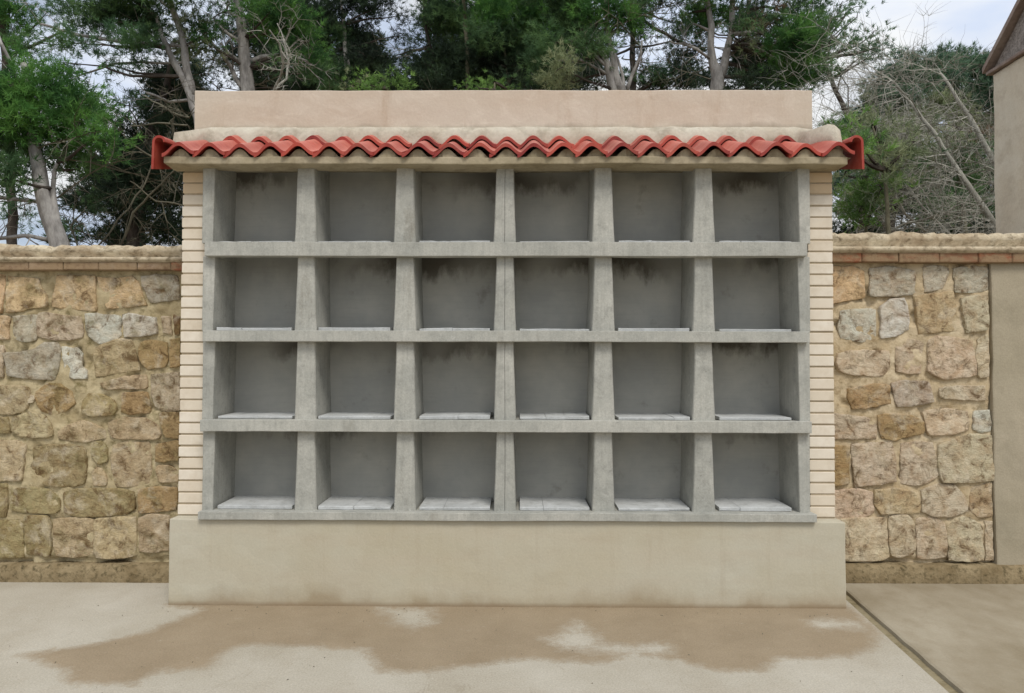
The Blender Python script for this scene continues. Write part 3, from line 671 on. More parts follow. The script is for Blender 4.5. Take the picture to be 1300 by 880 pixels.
def wall_face(name, mat, parent, x0, x1, zb, zt, seed, depth=.32, gap=None):
    nx, nz_ = int((x1-x0)/.017), int((zt-zb)/.017); vs = []; fs = []
    for j in range(nz_+1):
        for i in range(nx+1):
            x = x0+(x1-x0)*i/nx; z = zb+(zt-zb)*j/nz_
            y = YW + .010*noise.noise(Vector((x*9, z*9, seed))) + .008*noise.noise(Vector((x*26, z*26, seed))) + .004*noise.noise(Vector((x*55, z*55, seed))) - .006
            q_ = noise.noise(Vector((x*4.5, z*6, seed+20))) + .5*noise.noise(Vector((x*19, z*19, seed+30)))
            y += .06*max(0, q_-.16)
            if gap is not None and abs(z-gap) < .045: y += .07*max(0, .5+1.2*noise.noise(Vector((x*5, 0, seed+4))))*(1-abs(z-gap)/.045)
            vs.append((x, y, z))
    m = nx+1
    fs = [(j*m+i, j*m+i+1, (j+1)*m+i+1, (j+1)*m+i) for j in range(nz_) for i in range(nx)]
    k = len(vs); vs += [(x0, YW+depth, zb), (x1, YW+depth, zb), (x1, YW+depth, zt), (x0, YW+depth, zt)]
    fs += [(k, k+3, k+2, k+1), tuple([j*m for j in range(nz_+1)] + [k+3, k]), tuple([k+1, k+2] + [j*m+nx for j in range(nz_, -1, -1)]),
           tuple([nz_*m+i for i in range(nx+1)] + [k+2, k+3])]
    b = MB(); b.add(vs, fs); me = b.mesh(name); me.polygons.foreach_set('use_smooth', [True]*len(me.polygons))
    return link_mesh(name, me, mat, parent)
def coping(parent, x0, x1, zlo, zmid, zhi, cols, seed, red):
    "a course of thin bricks, a rounded lip of mortar, and rough lumps of mortar on top"
    x = x0; k = 0
    while x < x1-.02:
        L = min(rnd.uniform(.24, .30), x1-x)
        b = MB(); b.box(x+.0015, x+L-.0015, YW-.075+rnd.uniform(-.005, .005), YW+.36, zlo+rnd.uniform(-.003, .003), zlo+(zmid-zlo)*.62)
        o = b.build('coping_brick', MATS['cop_brick'], parent, bevel=.006); c_ = lin(rnd.choice(cols) if not red(x) else (160, 82, 58)); o.color = (*c_, 1); x += L; k += 1
    n = int((x1-x0)/.022); vs = []; fs = []
    for i in range(n+1):
        X = x0+(x1-x0)*i/n
        a = noise.noise(Vector((X*8, seed, 0))); b_ = noise.noise(Vector((X*21, seed, 3))); c_ = noise.noise(Vector((X*3.0, seed, 6)))
        fr_ = ((X + .05*c_) / .36) % 1.0; nt_ = max(0, 1-abs(fr_-.5)/.06)
        top = zhi + .020*c_ + .016*a + .014*b_ - .028*nt_
        zl = zlo+(zmid-zlo)*.58
        pr = [(YW-.070, zl), (YW-.092+.006*a, zl+.012), (YW-.098+.005*b_, zl+(zmid-zl)*.55), (YW-.085+.006*a, zmid-.004+.003*b_), (YW-.035+.02*b_, zmid+.002+.004*a), (YW+.012, zmid+.010), (YW-.044+.036*b_+.03*c_+.03*nt_, zmid+(top-zmid)*.45+.006*a), (YW+.0+.012*a, top-.006), (YW+.08, top+.008*b_), (YW+.22, top+.01*a), (YW+.34, top-.02), (YW+.37, zmid-.02)]
        for (y, z_) in pr: vs.append((X, y, z_))
    m = 12
    for i in range(n):
        for k in range(m-1): fs.append((i*m+k, (i+1)*m+k, (i+1)*m+k+1, i*m+k+1))
    fs += [tuple(range(m)), tuple(n*m+k for k in range(m-1, -1, -1))]
    b = MB(); b.add(vs, fs); b.build('coping', MATS['coping'], parent, smooth=True)
def kerb(parent, x0, x1, z1, yf, seed):
    n = int((x1-x0)/.03); vs = []; fs = []
    for i in range(n+1):
        X = x0+(x1-x0)*i/n; a = noise.noise(Vector((X*9, seed, 0))); b_ = noise.noise(Vector((X*27, seed, 3)))
        for (y, z_) in ((yf+.004*a, -.03), (yf-.004+.006*b_, .05), (yf+.006+.007*a, z1-.018+.006*b_), (yf+.022+.006*b_, z1+.004*a), (YW+.06, z1+.006+.003*b_)): vs.append((X, y, z_))
    for i in range(n):
        for k in range(4): fs.append((i*5+k, (i+1)*5+k, (i+1)*5+k+1, i*5+k+1))
    fs += [tuple(range(5)), tuple(n*5+k for k in range(4, -1, -1))]
    b = MB(); b.add(vs, fs); b.build('footing', MATS['kerb'], parent, smooth=True)

# left wall
wl = empty('stone_wall', (-4.5, YW, 0), 'mossy olive and tan rubble stone wall left of the columbarium', 'wall')
XW0, XW1 = -6.6, xx(232, 500, YW)+.12
zlo, zmid, zhi = at(120, 343, YW-.075).z, at(120, 325.5, YW-.095).z, at(120, 311, YW).z
zk = at(100, 716, YW-.03).z
wall_face('mortar', MATS['mortar_l'], wl, XW0, XW1, -.05, zlo+.02, 2.0, gap=zk+.012)
coping(wl, XW0, XW1-.02, zlo, zmid, zhi, [(150,132,108),(158,136,110),(142,124,104),(160,140,118)], 5.0, lambda x: x > XW1-.36)
kerb(wl, XW0, XW1, zk, YW-.075, 8.0)
for i, (c_, p) in enumerate(LEFT): stone(p, YW, wl, MATS['stone_l'], c_, rnd.uniform(.010, .026), i*1.7)
xe = at(-36, 500, YW).x; z = zk+.02; k = 0
while z < zlo-.1:            # the courses go on beyond the frame
    hgt = min(rnd.uniform(.17, .24), zlo-.01-z); x = xe
    while x > XW0+.1:
        wd = rnd.uniform(.18, .36)
        q = [(x-.012-wd*f+rnd.uniform(-.01, .01), z+hgt*g+rnd.uniform(-.01, .01)) for f, g in ((0, .06), (.5, .02), (.94, .05), (.96, .5), (.92, .93), (.5, .96), (.03, .93), (0, .5))]
        stone(q, YW, wl, MATS['stone_l'], rnd.choice('kmbtg'), rnd.uniform(.02, .03), 100+k, True); x -= wd+.012; k += 1
    z += hgt+.012
# right wall
wr = empty('stone_wall', (4.0, YW, 0), 'tan rubble stone wall between the columbarium and the grey stucco pier', 'wall')
XV0, XV1 = xx(1060, 500, YW)-.12, xx(1256, 500, YW)
zlo2, zmid2, zhi2 = at(1150, 333, YW-.075).z, at(1150, 312, YW-.095).z, at(1150, 295, YW).z
wall_face('mortar', MATS['mortar_r'], wr, XV0, XV1, -.05, zlo2+.02, 7.0, gap=at(1160, 718, YW-.03).z+.02)
coping(wr, XV0+.02, 6.4, zlo2, zmid2, zhi2, [(150,92,66),(160,98,70),(142,100,76),(168,110,80)], 15.0, lambda x: False)
kerb(wr, XV0, 6.4, at(1160, 718, YW-.03).z+.008, YW-.075, 18.0)
for i, (c_, p) in enumerate(RIGHT): stone(p, YW, wr, MATS['stone_r'], c_, rnd.uniform(.010, .026), 50+i*1.7)
# stucco pier closing the wall on the right
pier = rough_box('stucco_pier', MATS['stucco'], None, XV1+.012, 6.3, YW-.028, YW+.34, -.03, zlo2+.012, .09, .006, .012, 51)
tag(pier, 'plain grey beige stucco pier at the right end of the rubble wall', 'pier')
# small mausoleum behind the wall
mz = empty('mausoleum', (4.8, 1.1, 0), 'beige rendered mausoleum with pebbledash gable rising behind the right wall', 'mausoleum')
MX0 = at(1262, 200, 1.52).x; MZ = at(1257, 96, 1.55).z
rough_box('wall', MATS['mausoleum'], mz, MX0, 6.6, .62, 1.52, -.03, MZ, .1, .006, .015, 61)
b = MB(); b.box(MX0-.035, 6.6, .585, 1.56, MZ+.001, MZ+.030); b.build('cornice', MATS['ridge'], mz, bevel=.004)
ym = 1.07; zr = MZ+.03+.40
b = MB(); b.prism([(MX0+.012, 1.54, MZ+.031), (MX0+.012, .60, MZ+.031), (MX0+.012, ym, zr)], [(6.58, 1.54, MZ+.031), (6.58, .60, MZ+.031), (6.58, ym, zr)]); b.build('gable', MATS['pebble'], mz)
for ya in (1.585, .555):
    b = MB(); b.prism([(MX0-.05, ya, MZ+.030), (MX0-.05, ym, zr+.012), (MX0-.05, ym, zr+.062), (MX0-.05, ya, MZ+.078)], [(6.62, ya, MZ+.030), (6.62, ym, zr+.012), (6.62, ym, zr+.062), (6.62, ya, MZ+.078)]); b.build('roof_slab', MATS['ridge'], mz)

# ------------------------------------------------------------------ trees
def needles(name, parent, mat, pts, axes, n, L, W, sp=.8):
    "one mesh of many needle bundles: n thin triangles at each point"
    P = np.repeat(pts, n, 0); A = np.repeat(axes, n, 0); m = len(P)
    d = A + nrg.normal(0, sp, (m, 3)); d /= np.linalg.norm(d, axis=1)[:, None]
    s = np.cross(d, nrg.normal(0, 1, (m, 3))); s /= np.linalg.norm(s, axis=1)[:, None]
    l = L*nrg.uniform(.6, 1.2, (m, 1)); P = P + nrg.normal(0, .012, (m, 3))
    v = np.empty((m, 3, 3)); v[:, 0] = P - s*W/2; v[:, 1] = P + s*W/2; v[:, 2] = P + d*l
    me = bpy.data.meshes.new(name); me.vertices.add(m*3); me.vertices.foreach_set('co', v.reshape(-1).astype(np.float32))
    me.loops.add(m*3); me.loops.foreach_set('vertex_index', np.arange(m*3, dtype=np.int32))
    me.polygons.add(m); me.polygons.foreach_set('loop_start', np.arange(0, m*3, 3, dtype=np.int32)); me.polygons.foreach_set('loop_total', np.full(m, 3, np.int32))
    me.update(calc_edges=True)
    o = link_mesh(name, me, mat, parent); o['kind'] = 'stuff'; return o
def wiggle(p0, p1, n, amp, sag=0.0, seed=0):
    p0, p1 = Vector(p0), Vector(p1); L = (p1-p0).length; out = []
    for i in range(n+1):
        t = i/n; q = p0.lerp(p1, t)
        if 0 < i < n+1: q += noise.noise_vector(q*1.7 + Vector((seed, 0, 0)))*amp*L*math.sin(math.pi*min(1, t*.9+.05)) + Vector((0, 0, -sag*L*math.sin(math.pi*t)))
        out.append(q)
    return out
def twigs(b, p, d, L, r, lev, rg, droop=.0, kids=4, sides=3):
    n = 5; pts = [Vector(p)]; dd = Vector(d).normalized()
    for i in range(n):
        dd = (dd + Vector((rg.gauss(0, .13), rg.gauss(0, .13), rg.gauss(0, .13) - droop))).normalized(); pts.append(pts[-1] + dd*L/n)
    b.tube(pts, [r*(1-.75*i/n) for i in range(n+1)], sides, False)
    if lev > 0:
        for k in range(kids):
            i = rg.randint(1, n); q = pts[i]; ax = (pts[i]-pts[i-1]).normalized()
            side = ax.cross(Vector((rg.gauss(0, 1), rg.gauss(0, 1), rg.gauss(0, 1)))).normalized()
            twigs(b, q, ax*.7 + side*.9, L*rg.uniform(.4, .65), r*.55, lev-1, rg, droop, kids, sides)
TSEED = [0]
def tree(name, label, cat, Y, trunks, clumps, bark_m='bark_pale', branches=(), dead=0, group='pines behind the wall', needle=(.10, .011, 12), dead_mat='dead_dark', root=True):
    TSEED[0] += 1; rg = random.Random(100+TSEED[0]); g = np.random.default_rng(200+TSEED[0])
    sc = (Y - CAM.y)/FPX                     # metres per pixel at this distance
    tr = [[(at(px, py, Y), w_*sc/2) for px, py, w_ in t] for t in trunks]
    p0 = tr[0][0][0]; foot = Vector((p0.x + (p0.x - tr[0][1][0].x)*.5, Y, -.08))
    t = empty(name, (foot.x, Y, 0), label, cat, group)
    for i, pts in enumerate(tr):
        P = [q for q, _ in pts]; Rr = [r_ for _, r_ in pts]
        if i == 0 and root: P = [foot, foot.lerp(P[0], .5)] + P; Rr = [Rr[0]*1.35, Rr[0]*1.12] + Rr
        # resample for a living line
        Q = []; S = []
        for k in range(len(P)-1):
            m = max(2, int((P[k+1]-P[k]).length/.18))
            for j in range(m):
                u = j/m; q = P[k].lerp(P[k+1], u); q = q + noise.noise_vector(q*2.2)*Rr[k]*.5; Q.append(q); S.append((Rr[k]*(1-u)+Rr[k+1]*u)*(1+.10*noise.noise(q*5)))
        Q.append(P[-1]); S.append(Rr[-1])
        b = MB(); b.tube(Q, S, 10); b.build('trunk' if i == 0 else 'limb', MATS[bark_m], t, smooth=True)
    for br in branches:
        pp = [at(px, py, Y + (rg.uniform(-.2, .2) if k else 0)) for k, (px, py, w_) in enumerate(br)]; rr = [w_*sc/2 for _, _, w_ in br]
        b = MB(); 
        Q = []; S = []
        for k in range(len(pp)-1):
            for j in range(4):
                u = j/4; q = pp[k].lerp(pp[k+1], u); Q.append(q + noise.noise_vector(q*3)*.03); S.append(rr[k]*(1-u)+rr[k+1]*u)
        Q.append(pp[-1]); S.append(rr[-1]); b.tube(Q, S, 6); b.build('branch', MATS[bark_m], t, smooth=True)
        tb = MB()
        for q, s_ in list(zip(Q, S))[2:]:
            if rg.random() < .6: twigs(tb, q, Vector((rg.gauss(0, 1), rg.gauss(0, .6), rg.gauss(0, 1))), rg.uniform(.3, .7), max(.004, s_*.4), 1, rg, 0, 3)
        if tb.v: o = tb.build('twigs', MATS[bark_m], t); o['kind'] = 'stuff'
    allp = [q for pts in tr for q, _ in pts]
    groups = {}
    wood = MB()
    for cl in clumps:
        px, py, rx, ry, dens, mat = cl[:6]; dy = cl[6] if len(cl) > 6 else rg.uniform(-.5, .5)
        c = at(px, py, Y+dy); rxm, rzm = rx*sc, ry*sc; rym = min(1.3, max(.35, (rxm+rzm)*.4))
        # a limb carrying this clump
        if allp:
            a0 = min(allp, key=lambda q: (q-c).length + max(0, q.z-c.z)*.8)
            if (a0-c).length > .25:
                pts = wiggle(a0, c, 7, .12, .02, TSEED[0]); wood.tube(pts, [max(.008, .03*(1-.8*i/7)) for i in range(8)], 5, False)
        area = math.pi*rx*ry; nt_ = int(area*.17*dens*(sc/.0149)**.9); npad = max(3, int(nt_/26))
        u = g.normal(0, 1, (npad, 3)); u /= np.linalg.norm(u, axis=1)[:, None]; rad = g.uniform(.15, 1, (npad, 1))**.5
        pc = np.array(c) + u*rad*np.array([rxm, rym, rzm])
        for k in range(0, npad, 2):
            q = Vector(pc[k]); wood.tube([c, c.lerp(q, .5)+Vector((0, 0, .03)), q], [.010, .007, .003], 3, False)
        idx = g.integers(0, npad, nt_)
        pp = pc[idx] + g.normal(0, 1, (nt_, 3))*np.array([.13, .13, .075])
        ax = (pp-pc[idx])*3 + u[idx]*.4 + np.array([0, 0, .45])
        groups.setdefault(mat, []).append((pp, ax))
    if wood.v: o = wood.build('crown_twigs', MATS['bark_dark'], t); o['kind'] = 'stuff'
    for mat, L in groups.items():
        pp = np.concatenate([a for a, _ in L]); ax = np.concatenate([a for _, a in L])
        needles('crown', t, MATS[mat], pp, ax, needle[2], needle[0], needle[1])
    if dead:
        db = MB(); tp = [q for q in tr[0]]
        for k in range(dead):
            i = rg.randint(0, len(allp)-1); q = allp[i] + Vector((0, 0, rg.uniform(-.6, .6)))
            twigs(db, q, Vector((rg.choice([-1, 1])*rg.uniform(.5, 1), rg.uniform(-.6, .6), rg.uniform(-.15, .5))), rg.uniform(.7, 1.5), .012, 2, rg, .02, 4)
        o = db.build('dead_branches', MATS[dead_mat], t); o['kind'] = 'stuff'
    return t
Fa = 'leaf_far'
B, Mi, Dk, Bl, Ol, Br, Bu = 'leaf_bright', 'leaf_mid', 'leaf_dark_shaded', 'leaf_blue', 'leaf_olive', 'leaf_brown', 'leaf_bush'

tree('pine_tree', 'leaning grey trunked pine with bright green crown at the far left', 'tree', 4.2,
     [[(74,318,24),(62,270,21),(50,215,17),(42,170,13),(36,120,10),(30,80,8)], [(80,316,9),(72,275,8),(68,240,6),(70,215,5),(74,206,3)]],
     [(20,110,40,26,1,B),(70,112,40,26,1,B),(105,150,32,26,1,B),(25,150,45,28,1,B),(75,150,40,26,1,B),(120,178,26,18,.8,B),(30,190,40,26,1,Mi),(85,190,38,22,.9,B),(5,225,28,22,1,Mi),(100,215,30,14,.7,Mi),
      (15,75,14,20,.35,B),(-40,120,50,40,1,B),(-50,190,50,40,1,Mi)],
     branches=[[(38,120,6),(20,95,5),(5,60,4),(-10,30,3)], [(62,262,5),(40,255,5),(0,252,5),(-40,250,4)], [(70,305,5),(40,300,5),(0,301,5),(-40,296,4)], [(55,235,4),(30,225,3),(5,205,2)]], dead=3)
tree('pine_tree', 'feathery pine spreading over the white sky gap in the upper left', 'tree', 8.0,
     [[(16,330,12),(14,250,11),(12,150,10),(6,60,9),(0,-30,7)]],
     [(12,25,34,34,.9,B),(5,60,30,18,.5,Mi),(60,15,25,18,.3,Bl),(-40,20,40,40,1,Mi),(20,-40,60,30,1,Mi),(25,265,18,20,.35,Bl),(10,285,18,12,.4,Bl)], 'bark_dark',
     branches=[[(8,70,5),(40,58,4),(80,40,3)]])
tree('pine_tree', 'slender fork trunked pine left of the parapet with airy crown', 'tree', 6.2,
     [[(256,190,15),(251,150,14),(243,120,12),(232,97,10),(212,62,7),(204,42,6),(198,20,4)], [(245,122,11),(238,90,10),(233,60,9),(227,32,8),(216,0,7),(206,-40,6),(200,-90,4)]],
     [(120,28,40,24,.75,Mi),(160,20,40,26,.9,Mi),(200,25,36,30,.9,Mi),(95,55,30,16,.45,Mi),(140,58,45,18,.55,Bl),(185,52,30,14,.6,Mi),(80,80,35,16,.35,Bl),(130,82,35,10,.30,Bl),(235,45,30,22,.55,Ol),(262,40,24,18,.7,B),
      (90,5,25,15,.4,Bl),(150,-20,60,24,1,Mi),(220,-30,50,30,1,Mi),(200,-70,60,30,1,Mi)],
     branches=[[(230,58,4),(190,57,5),(150,52,5),(100,46,4),(50,30,3)], [(232,80,3),(180,79,3),(140,82,3),(95,98,2)], [(243,125,4),(215,130,4),(186,118,3)], [(222,15,4),(205,5,3),(190,-10,3)]], dead=2)
tree('pine_tree', 'dense dark pine mass with bare lower twigs behind the left eave', 'tree', 7.4,
     [[(168,330,16),(170,260,14),(190,180,12),(212,110,9),(218,70,5)]],
     [(212,95,26,22,1.3,Dk),(230,115,26,24,1.3,Dk),(205,130,30,26,1.2,Dk),(235,165,30,30,1.3,Dk),(165,140,22,18,.5,Bl),(160,165,24,18,.8,Dk),(195,180,34,24,1.2,Dk),(150,205,36,24,1.3,Dk),(200,215,38,26,1.4,Dk),
      (110,245,28,18,1,Dk),(150,248,38,18,1.4,Dk),(208,245,34,16,1.2,Dk),(90,285,20,14,.6,Mi),(170,285,26,18,1.2,Dk),(215,295,26,16,1.3,Dk),(145,305,40,12,1,Dk),(120,262,26,10,.6,Mi),(235,60,16,18,.6,Dk)], 'bark_dark', dead=13)
tree('pine_tree', 'thick straight pale trunked pine just right of the forked one', 'tree', 6.6,
     [[(318,190,19),(316,118,18),(313,85,16),(309,50,13),(303,10,11),(299,-40,9),(296,-90,6)]],
     [(345,12,34,18,1.1,B),(370,32,26,22,1.1,B),(385,55,20,20,.9,B),(340,40,22,20,.55,B),(365,75,20,14,.35,Mi),(392,92,20,16,.9,Mi),(272,22,24,16,.35,Bl),(265,58,20,12,.4,Ol),(300,-35,60,24,1,Mi),(360,-30,50,24,1,Mi),(300,-80,70,30,1,Mi)],
     branches=[[(308,112,7),(292,85,6),(275,62,4),(258,42,3)], [(305,52,5),(290,42,4),(272,28,2)], [(320,76,7),(330,70,6),(350,69,5),(375,74,4),(395,82,3)], [(306,78,4),(290,68,3),(280,55,2)], [(300,22,4),(288,14,3),(292,5,3)]], dead=2)
# the bleached bare shrub
def bare(name, label, cat, Y, stems, mat='dead', n=10, L=.5, group=None, foot=True):
    TSEED[0] += 1; rg = random.Random(300+TSEED[0]); sc = (Y-CAM.y)/FPX
    p0 = at(*stems[0][0][:2], Y); t = empty(name, (p0.x, Y, 0), label, cat, group)
    tb = MB()
    for i, st in enumerate(stems):
        P = [at(a, b_, Y+.15*k*(1 if i % 2 else -1)) for k, (a, b_, _) in enumerate(st)]; Rr = [w_*.75*sc/2 for *_, w_ in st]
        if foot and i == 0: P = [Vector((P[0].x, Y, -.08))] + P; Rr = [Rr[0]*1.3] + Rr
        Q = []; S = []
        for k in range(len(P)-1):
            for j in range(5): u = j/5; q = P[k].lerp(P[k+1], u); Q.append(q+noise.noise_vector(q*4)*.03); S.append(Rr[k]*(1-u)+Rr[k+1]*u)
        Q.append(P[-1]); S.append(Rr[-1]); b = MB(); b.tube(Q, S, 7); b.build('trunk' if i == 0 else 'branch', MATS[mat], t, smooth=True)
        lo = [k for k, q in enumerate(Q) if q.z > 1.6]
        for k in range(n):
            q = Q[rg.choice(lo)]; twigs(tb, q, Vector((rg.gauss(0, 1), rg.gauss(0, .7), rg.gauss(.3, .8))), L*rg.uniform(.5, 1.3), .009, 2, rg, .0, 4)
    o = tb.build('twigs', MATS[mat], t); o['kind'] = 'stuff'; return t
bare('bare_shrub', 'bleached leafless shrub between the thick pale trunk and the dark pines', 'shrub', 4.6, [[(344,122,5),(356,100,4),(360,80,4),(355,55,3),(342,38,2)], [(344,122,4),(362,100,4),(366,78,3),(362,55,2),(352,30,2)]], 'dead', 7, .45)
tree('pine_tree', 'dark pine with thin grey trunk and sky gaps above the parapet left half', 'tree', 9.5,
     [[(444,190,9),(443,118,9),(441,90,8),(438,60,6),(436,30,4),(430,-20,3)]],
     [(405,20,30,26,1.5,Dk),(440,15,34,22,1.5,Dk),(475,12,26,12,1.2,Dk),(420,60,26,26,1.2,Mi),(450,45,26,20,1.5,Dk),(468,75,28,20,1.5,Dk),(425,100,24,14,1.2,Mi),(405,90,16,22,.9,B),(400,115,34,10,1.6,Dk),(470,105,30,12,1.2,Dk),
      (445,90,28,20,1.3,Dk),(330,95,30,20,.9,Dk),(375,110,26,14,1.2,Dk),(350,75,24,16,.7,Dk),(285,20,20,20,.6,Dk),(278,75,26,16,.8,Dk),(275,110,20,10,.8,Dk),(512,45,26,14,.35,Dk),(505,20,20,10,.5,Dk),(430,-40,80,34,1.2,Dk)], 'bark_pale',
     branches=[[(442,112,3),(432,98,2),(425,88,2)], [(446,112,3),(455,98,2),(460,88,2)]], dead=4)
tree('pine_tree', 'deep green pine with slim leaning trunk over the parapet centre left', 'tree', 8.8,
     [[(562,190,8),(557,118,8),(553,85,7),(546,60,5),(540,30,4),(536,-20,3)]],
     [(560,15,34,20,1.3,Mi),(585,35,30,24,1.2,Mi),(552,45,18,20,1.1,Mi),(535,80,22,14,1.1,Dk),(575,75,28,22,1.5,Dk),(600,95,30,22,1.6,Dk),(560,105,36,14,1.4,Dk),(525,108,26,12,1.3,Dk),(505,100,14,14,.8,Dk),(500,72,20,8,1.1,Dk),(540,60,12,10,.7,Dk),
      (575,-30,60,26,1.2,Dk),(500,-25,50,20,1.2,Dk)], 'bark_dark', dead=5)
tree('pine_tree', 'bright topped pine with straight olive trunk in the middle of the row', 'tree', 8.2,
     [[(594,190,6),(594,118,6),(593,60,6),(590,20,5),(586,-20,4)], [(646,118,4),(643,85,4),(640,60,3)]],
     [(632,18,34,18,1.3,B),(665,12,34,18,1.3,B),(690,25,30,20,1.2,B),(620,42,30,18,1,Mi),(655,45,30,22,1.2,Mi),(640,75,32,22,1.5,Dk),(680,70,30,24,1.3,Mi),(660,100,36,18,1.6,Dk),(700,98,22,18,1.3,Dk),(612,75,18,24,1.2,Dk),(640,-25,70,24,1.1,Mi),(610,112,30,12,1.4,Dk)],
     'bark_olive', dead=7)
def bush(label, Y, clumps, group='low green bushes'):
    x, y = clumps[0][:2]; p = at(x, y, Y)
    return tree('bush', label, 'bush', Y, [[(x, y+60, 4), (x, y+10, 3), (x, y, 2)]], clumps, 'bark_olive', group=group, needle=(.07, .013, 12))
bush('low bright green bush peeping over the parapet beneath the dark pine with sky gaps', 6.5, [(492,112,24,11,1,Bu),(470,108,16,12,.9,Bu),(455,104,14,12,.5,Ol)])
bush('small round bright bush above the middle of the parapet', 6.5, [(628,105,18,12,1.2,Bu),(608,112,14,10,1,Bu),(650,112,12,8,.9,Mi)])
tree('pine_tree', 'pine with two close pale stems and dead limbs reaching left', 'tree', 6.4,
     [[(783,190,14),(779,116,13),(774,92,11),(766,72,8),(760,55,5),(757,35,3)], [(789,118,14),(782,95,11),(777,70,9),(772,42,7),(768,0,6),(764,-50,5)], [(793,116,5),(791,95,4),(784,75,3),(776,60,3)], [(797,114,5),(804,92,4),(812,72,3),(815,52,2)]],
     [(725,35,34,24,1.1,Mi),(765,12,32,16,1.1,B),(790,28,24,16,.9,B),(745,55,26,16,.9,Mi),(700,52,26,18,1.1,Mi),(690,85,20,20,1.2,Mi),(715,85,24,18,.7,Ol),(730,105,26,10,.8,Ol),(800,12,22,14,1,Mi),(740,10,36,16,1.1,Mi),(770,-35,70,30,1.1,Mi),(700,-20,50,24,1.1,Mi)],
     branches=[[(770,86,4),(752,66,4),(733,54,3),(722,50,2)], [(772,95,4),(745,80,3),(715,76,3),(695,80,2)], [(772,45,4),(785,34,3),(792,22,2)], [(795,110,3),(806,92,3),(815,65,2)]], dead=6)
tree('pine_tree', 'dark backlit pine in the gap right of the twin stemmed pine', 'tree', 9.8,
     [[(806,190,8),(804,118,8),(803,60,7),(802,10,5),(800,-40,4)]],
     [(808,30,16,26,1,Dk),(812,62,14,8,.6,Dk),(830,98,24,16,1,Bl),(800,100,18,14,.8,Bl),(820,112,40,8,1.2,Dk),(752,100,22,14,1.3,Dk),(745,78,26,14,1.2,Dk),(868,50,22,14,.5,Dk),(862,30,16,10,.6,Dk),(815,5,24,12,.9,Dk),(872,80,22,14,.8,Dk),(850,95,14,8,.5,Dk),(860,110,36,8,1.1,Dk),(850,-30,60,20,.9,Dk)], 'bark_dark',
     branches=[[(803,15,4),(830,35,4),(860,52,4),(885,62,3)], [(803,100,3),(810,80,3),(818,62,2)]])
tree('pine_tree', 'large pine with pale Y shaped trunk above the right half of the parapet', 'tree', 6.8,
     [[(915,190,20),(913,116,19),(911,96,17),(905,80,11),(903,58,9),(904,35,8),(899,12,7),(893,-30,5)], [(914,98,12),(920,80,11),(925,62,10),(929,42,8),(929,10,7),(931,-30,6),(930,-90,4)]],
     [(884,16,20,16,1.2,B),(915,16,20,16,1.1,B),(868,20,12,10,.7,Mi),(955,15,26,18,.18,Br),(955,25,28,20,.4,Mi),(965,42,22,16,.25,Ol),(985,62,11,15,.8,Br),(1005,20,24,20,1.2,Mi),(1000,48,28,22,1.2,B),(1030,35,22,24,1.1,Mi),(1030,68,28,18,1,Mi),(1010,92,30,16,1.3,B),
      (985,98,24,12,1.1,B),(1035,92,22,12,.8,Mi),(955,85,28,20,.9,Dk),(945,60,18,12,.5,Dk),(960,108,34,8,1,Dk),(1045,15,22,16,.7,Mi),(930,-40,80,26,1,Mi),(1000,-30,60,26,1,Mi),(1050,60,16,14,.5,Mi)],
     branches=[[(928,45,6),(936,41,6),(950,40,5),(965,44,3)], [(922,72,5),(932,66,5),(944,56,4),(955,50,2)], [(902,75,4),(885,62,4),(868,56,3),(850,52,2)], [(938,50,3),(960,62,3),(990,78,4),(992,70,2)], [(905,40,4),(895,36,3),(880,30,2)]], dead=6)
tree('pine_tree', 'thin sparse pine leaning against the open sky right of the parapet', 'tree', 8.4,
     [[(1094,200,7),(1078,155,6),(1068,130,6),(1055,100,5),(1044,78,4),(1036,66,3)]],
     [(1075,58,14,7,.9,Bl),(1060,52,14,8,.7,Bl),(1102,60,12,12,.8,Bl),(1114,66,12,10,.8,Bl),(1106,45,9,7,.7,Bl),(1092,72,14,6,.5,Bl),(1062,25,12,8,.5,Bl),(1080,12,14,7,.5,Bl),(1068,5,10,6,.4,Bl),(1050,35,12,8,.6,Bl),(1088,22,7,5,.7,Bl),(1045,75,18,7,.8,Bl),(1070,36,8,5,.5,Bl)], 'bark_dark',
     branches=[[(1040,74,4),(1060,72,4),(1085,70,3),(1115,60,2)], [(1062,118,2),(1068,98,2),(1064,82,1.5)], [(1078,150,2),(1076,110,1.5),(1062,88,1)], [(1044,78,3),(1058,40,2),(1075,16,2)]], needle=(.09, .012, 12))
tree('pine_tree', 'round blue green crown showing against the sky left of the mausoleum', 'tree', 13.0,
     [[(1214,300,12),(1214,200,11),(1214,130,9),(1212,90,6)]],
     [(1210,78,20,18,1.6,Fa),(1228,90,24,20,1.6,Fa),(1245,85,18,16,1.6,Fa),(1200,98,24,18,1.6,Fa),(1235,115,28,20,1.6,Fa),(1215,130,30,20,1.4,Fa),(1250,140,24,24,1.4,Fa),(1240,170,30,24,1.2,Ol),(1280,110,30,40,1.4,Fa),(1290,170,40,40,1.2,Fa)], 'bark_dark', needle=(.13, .016, 12))
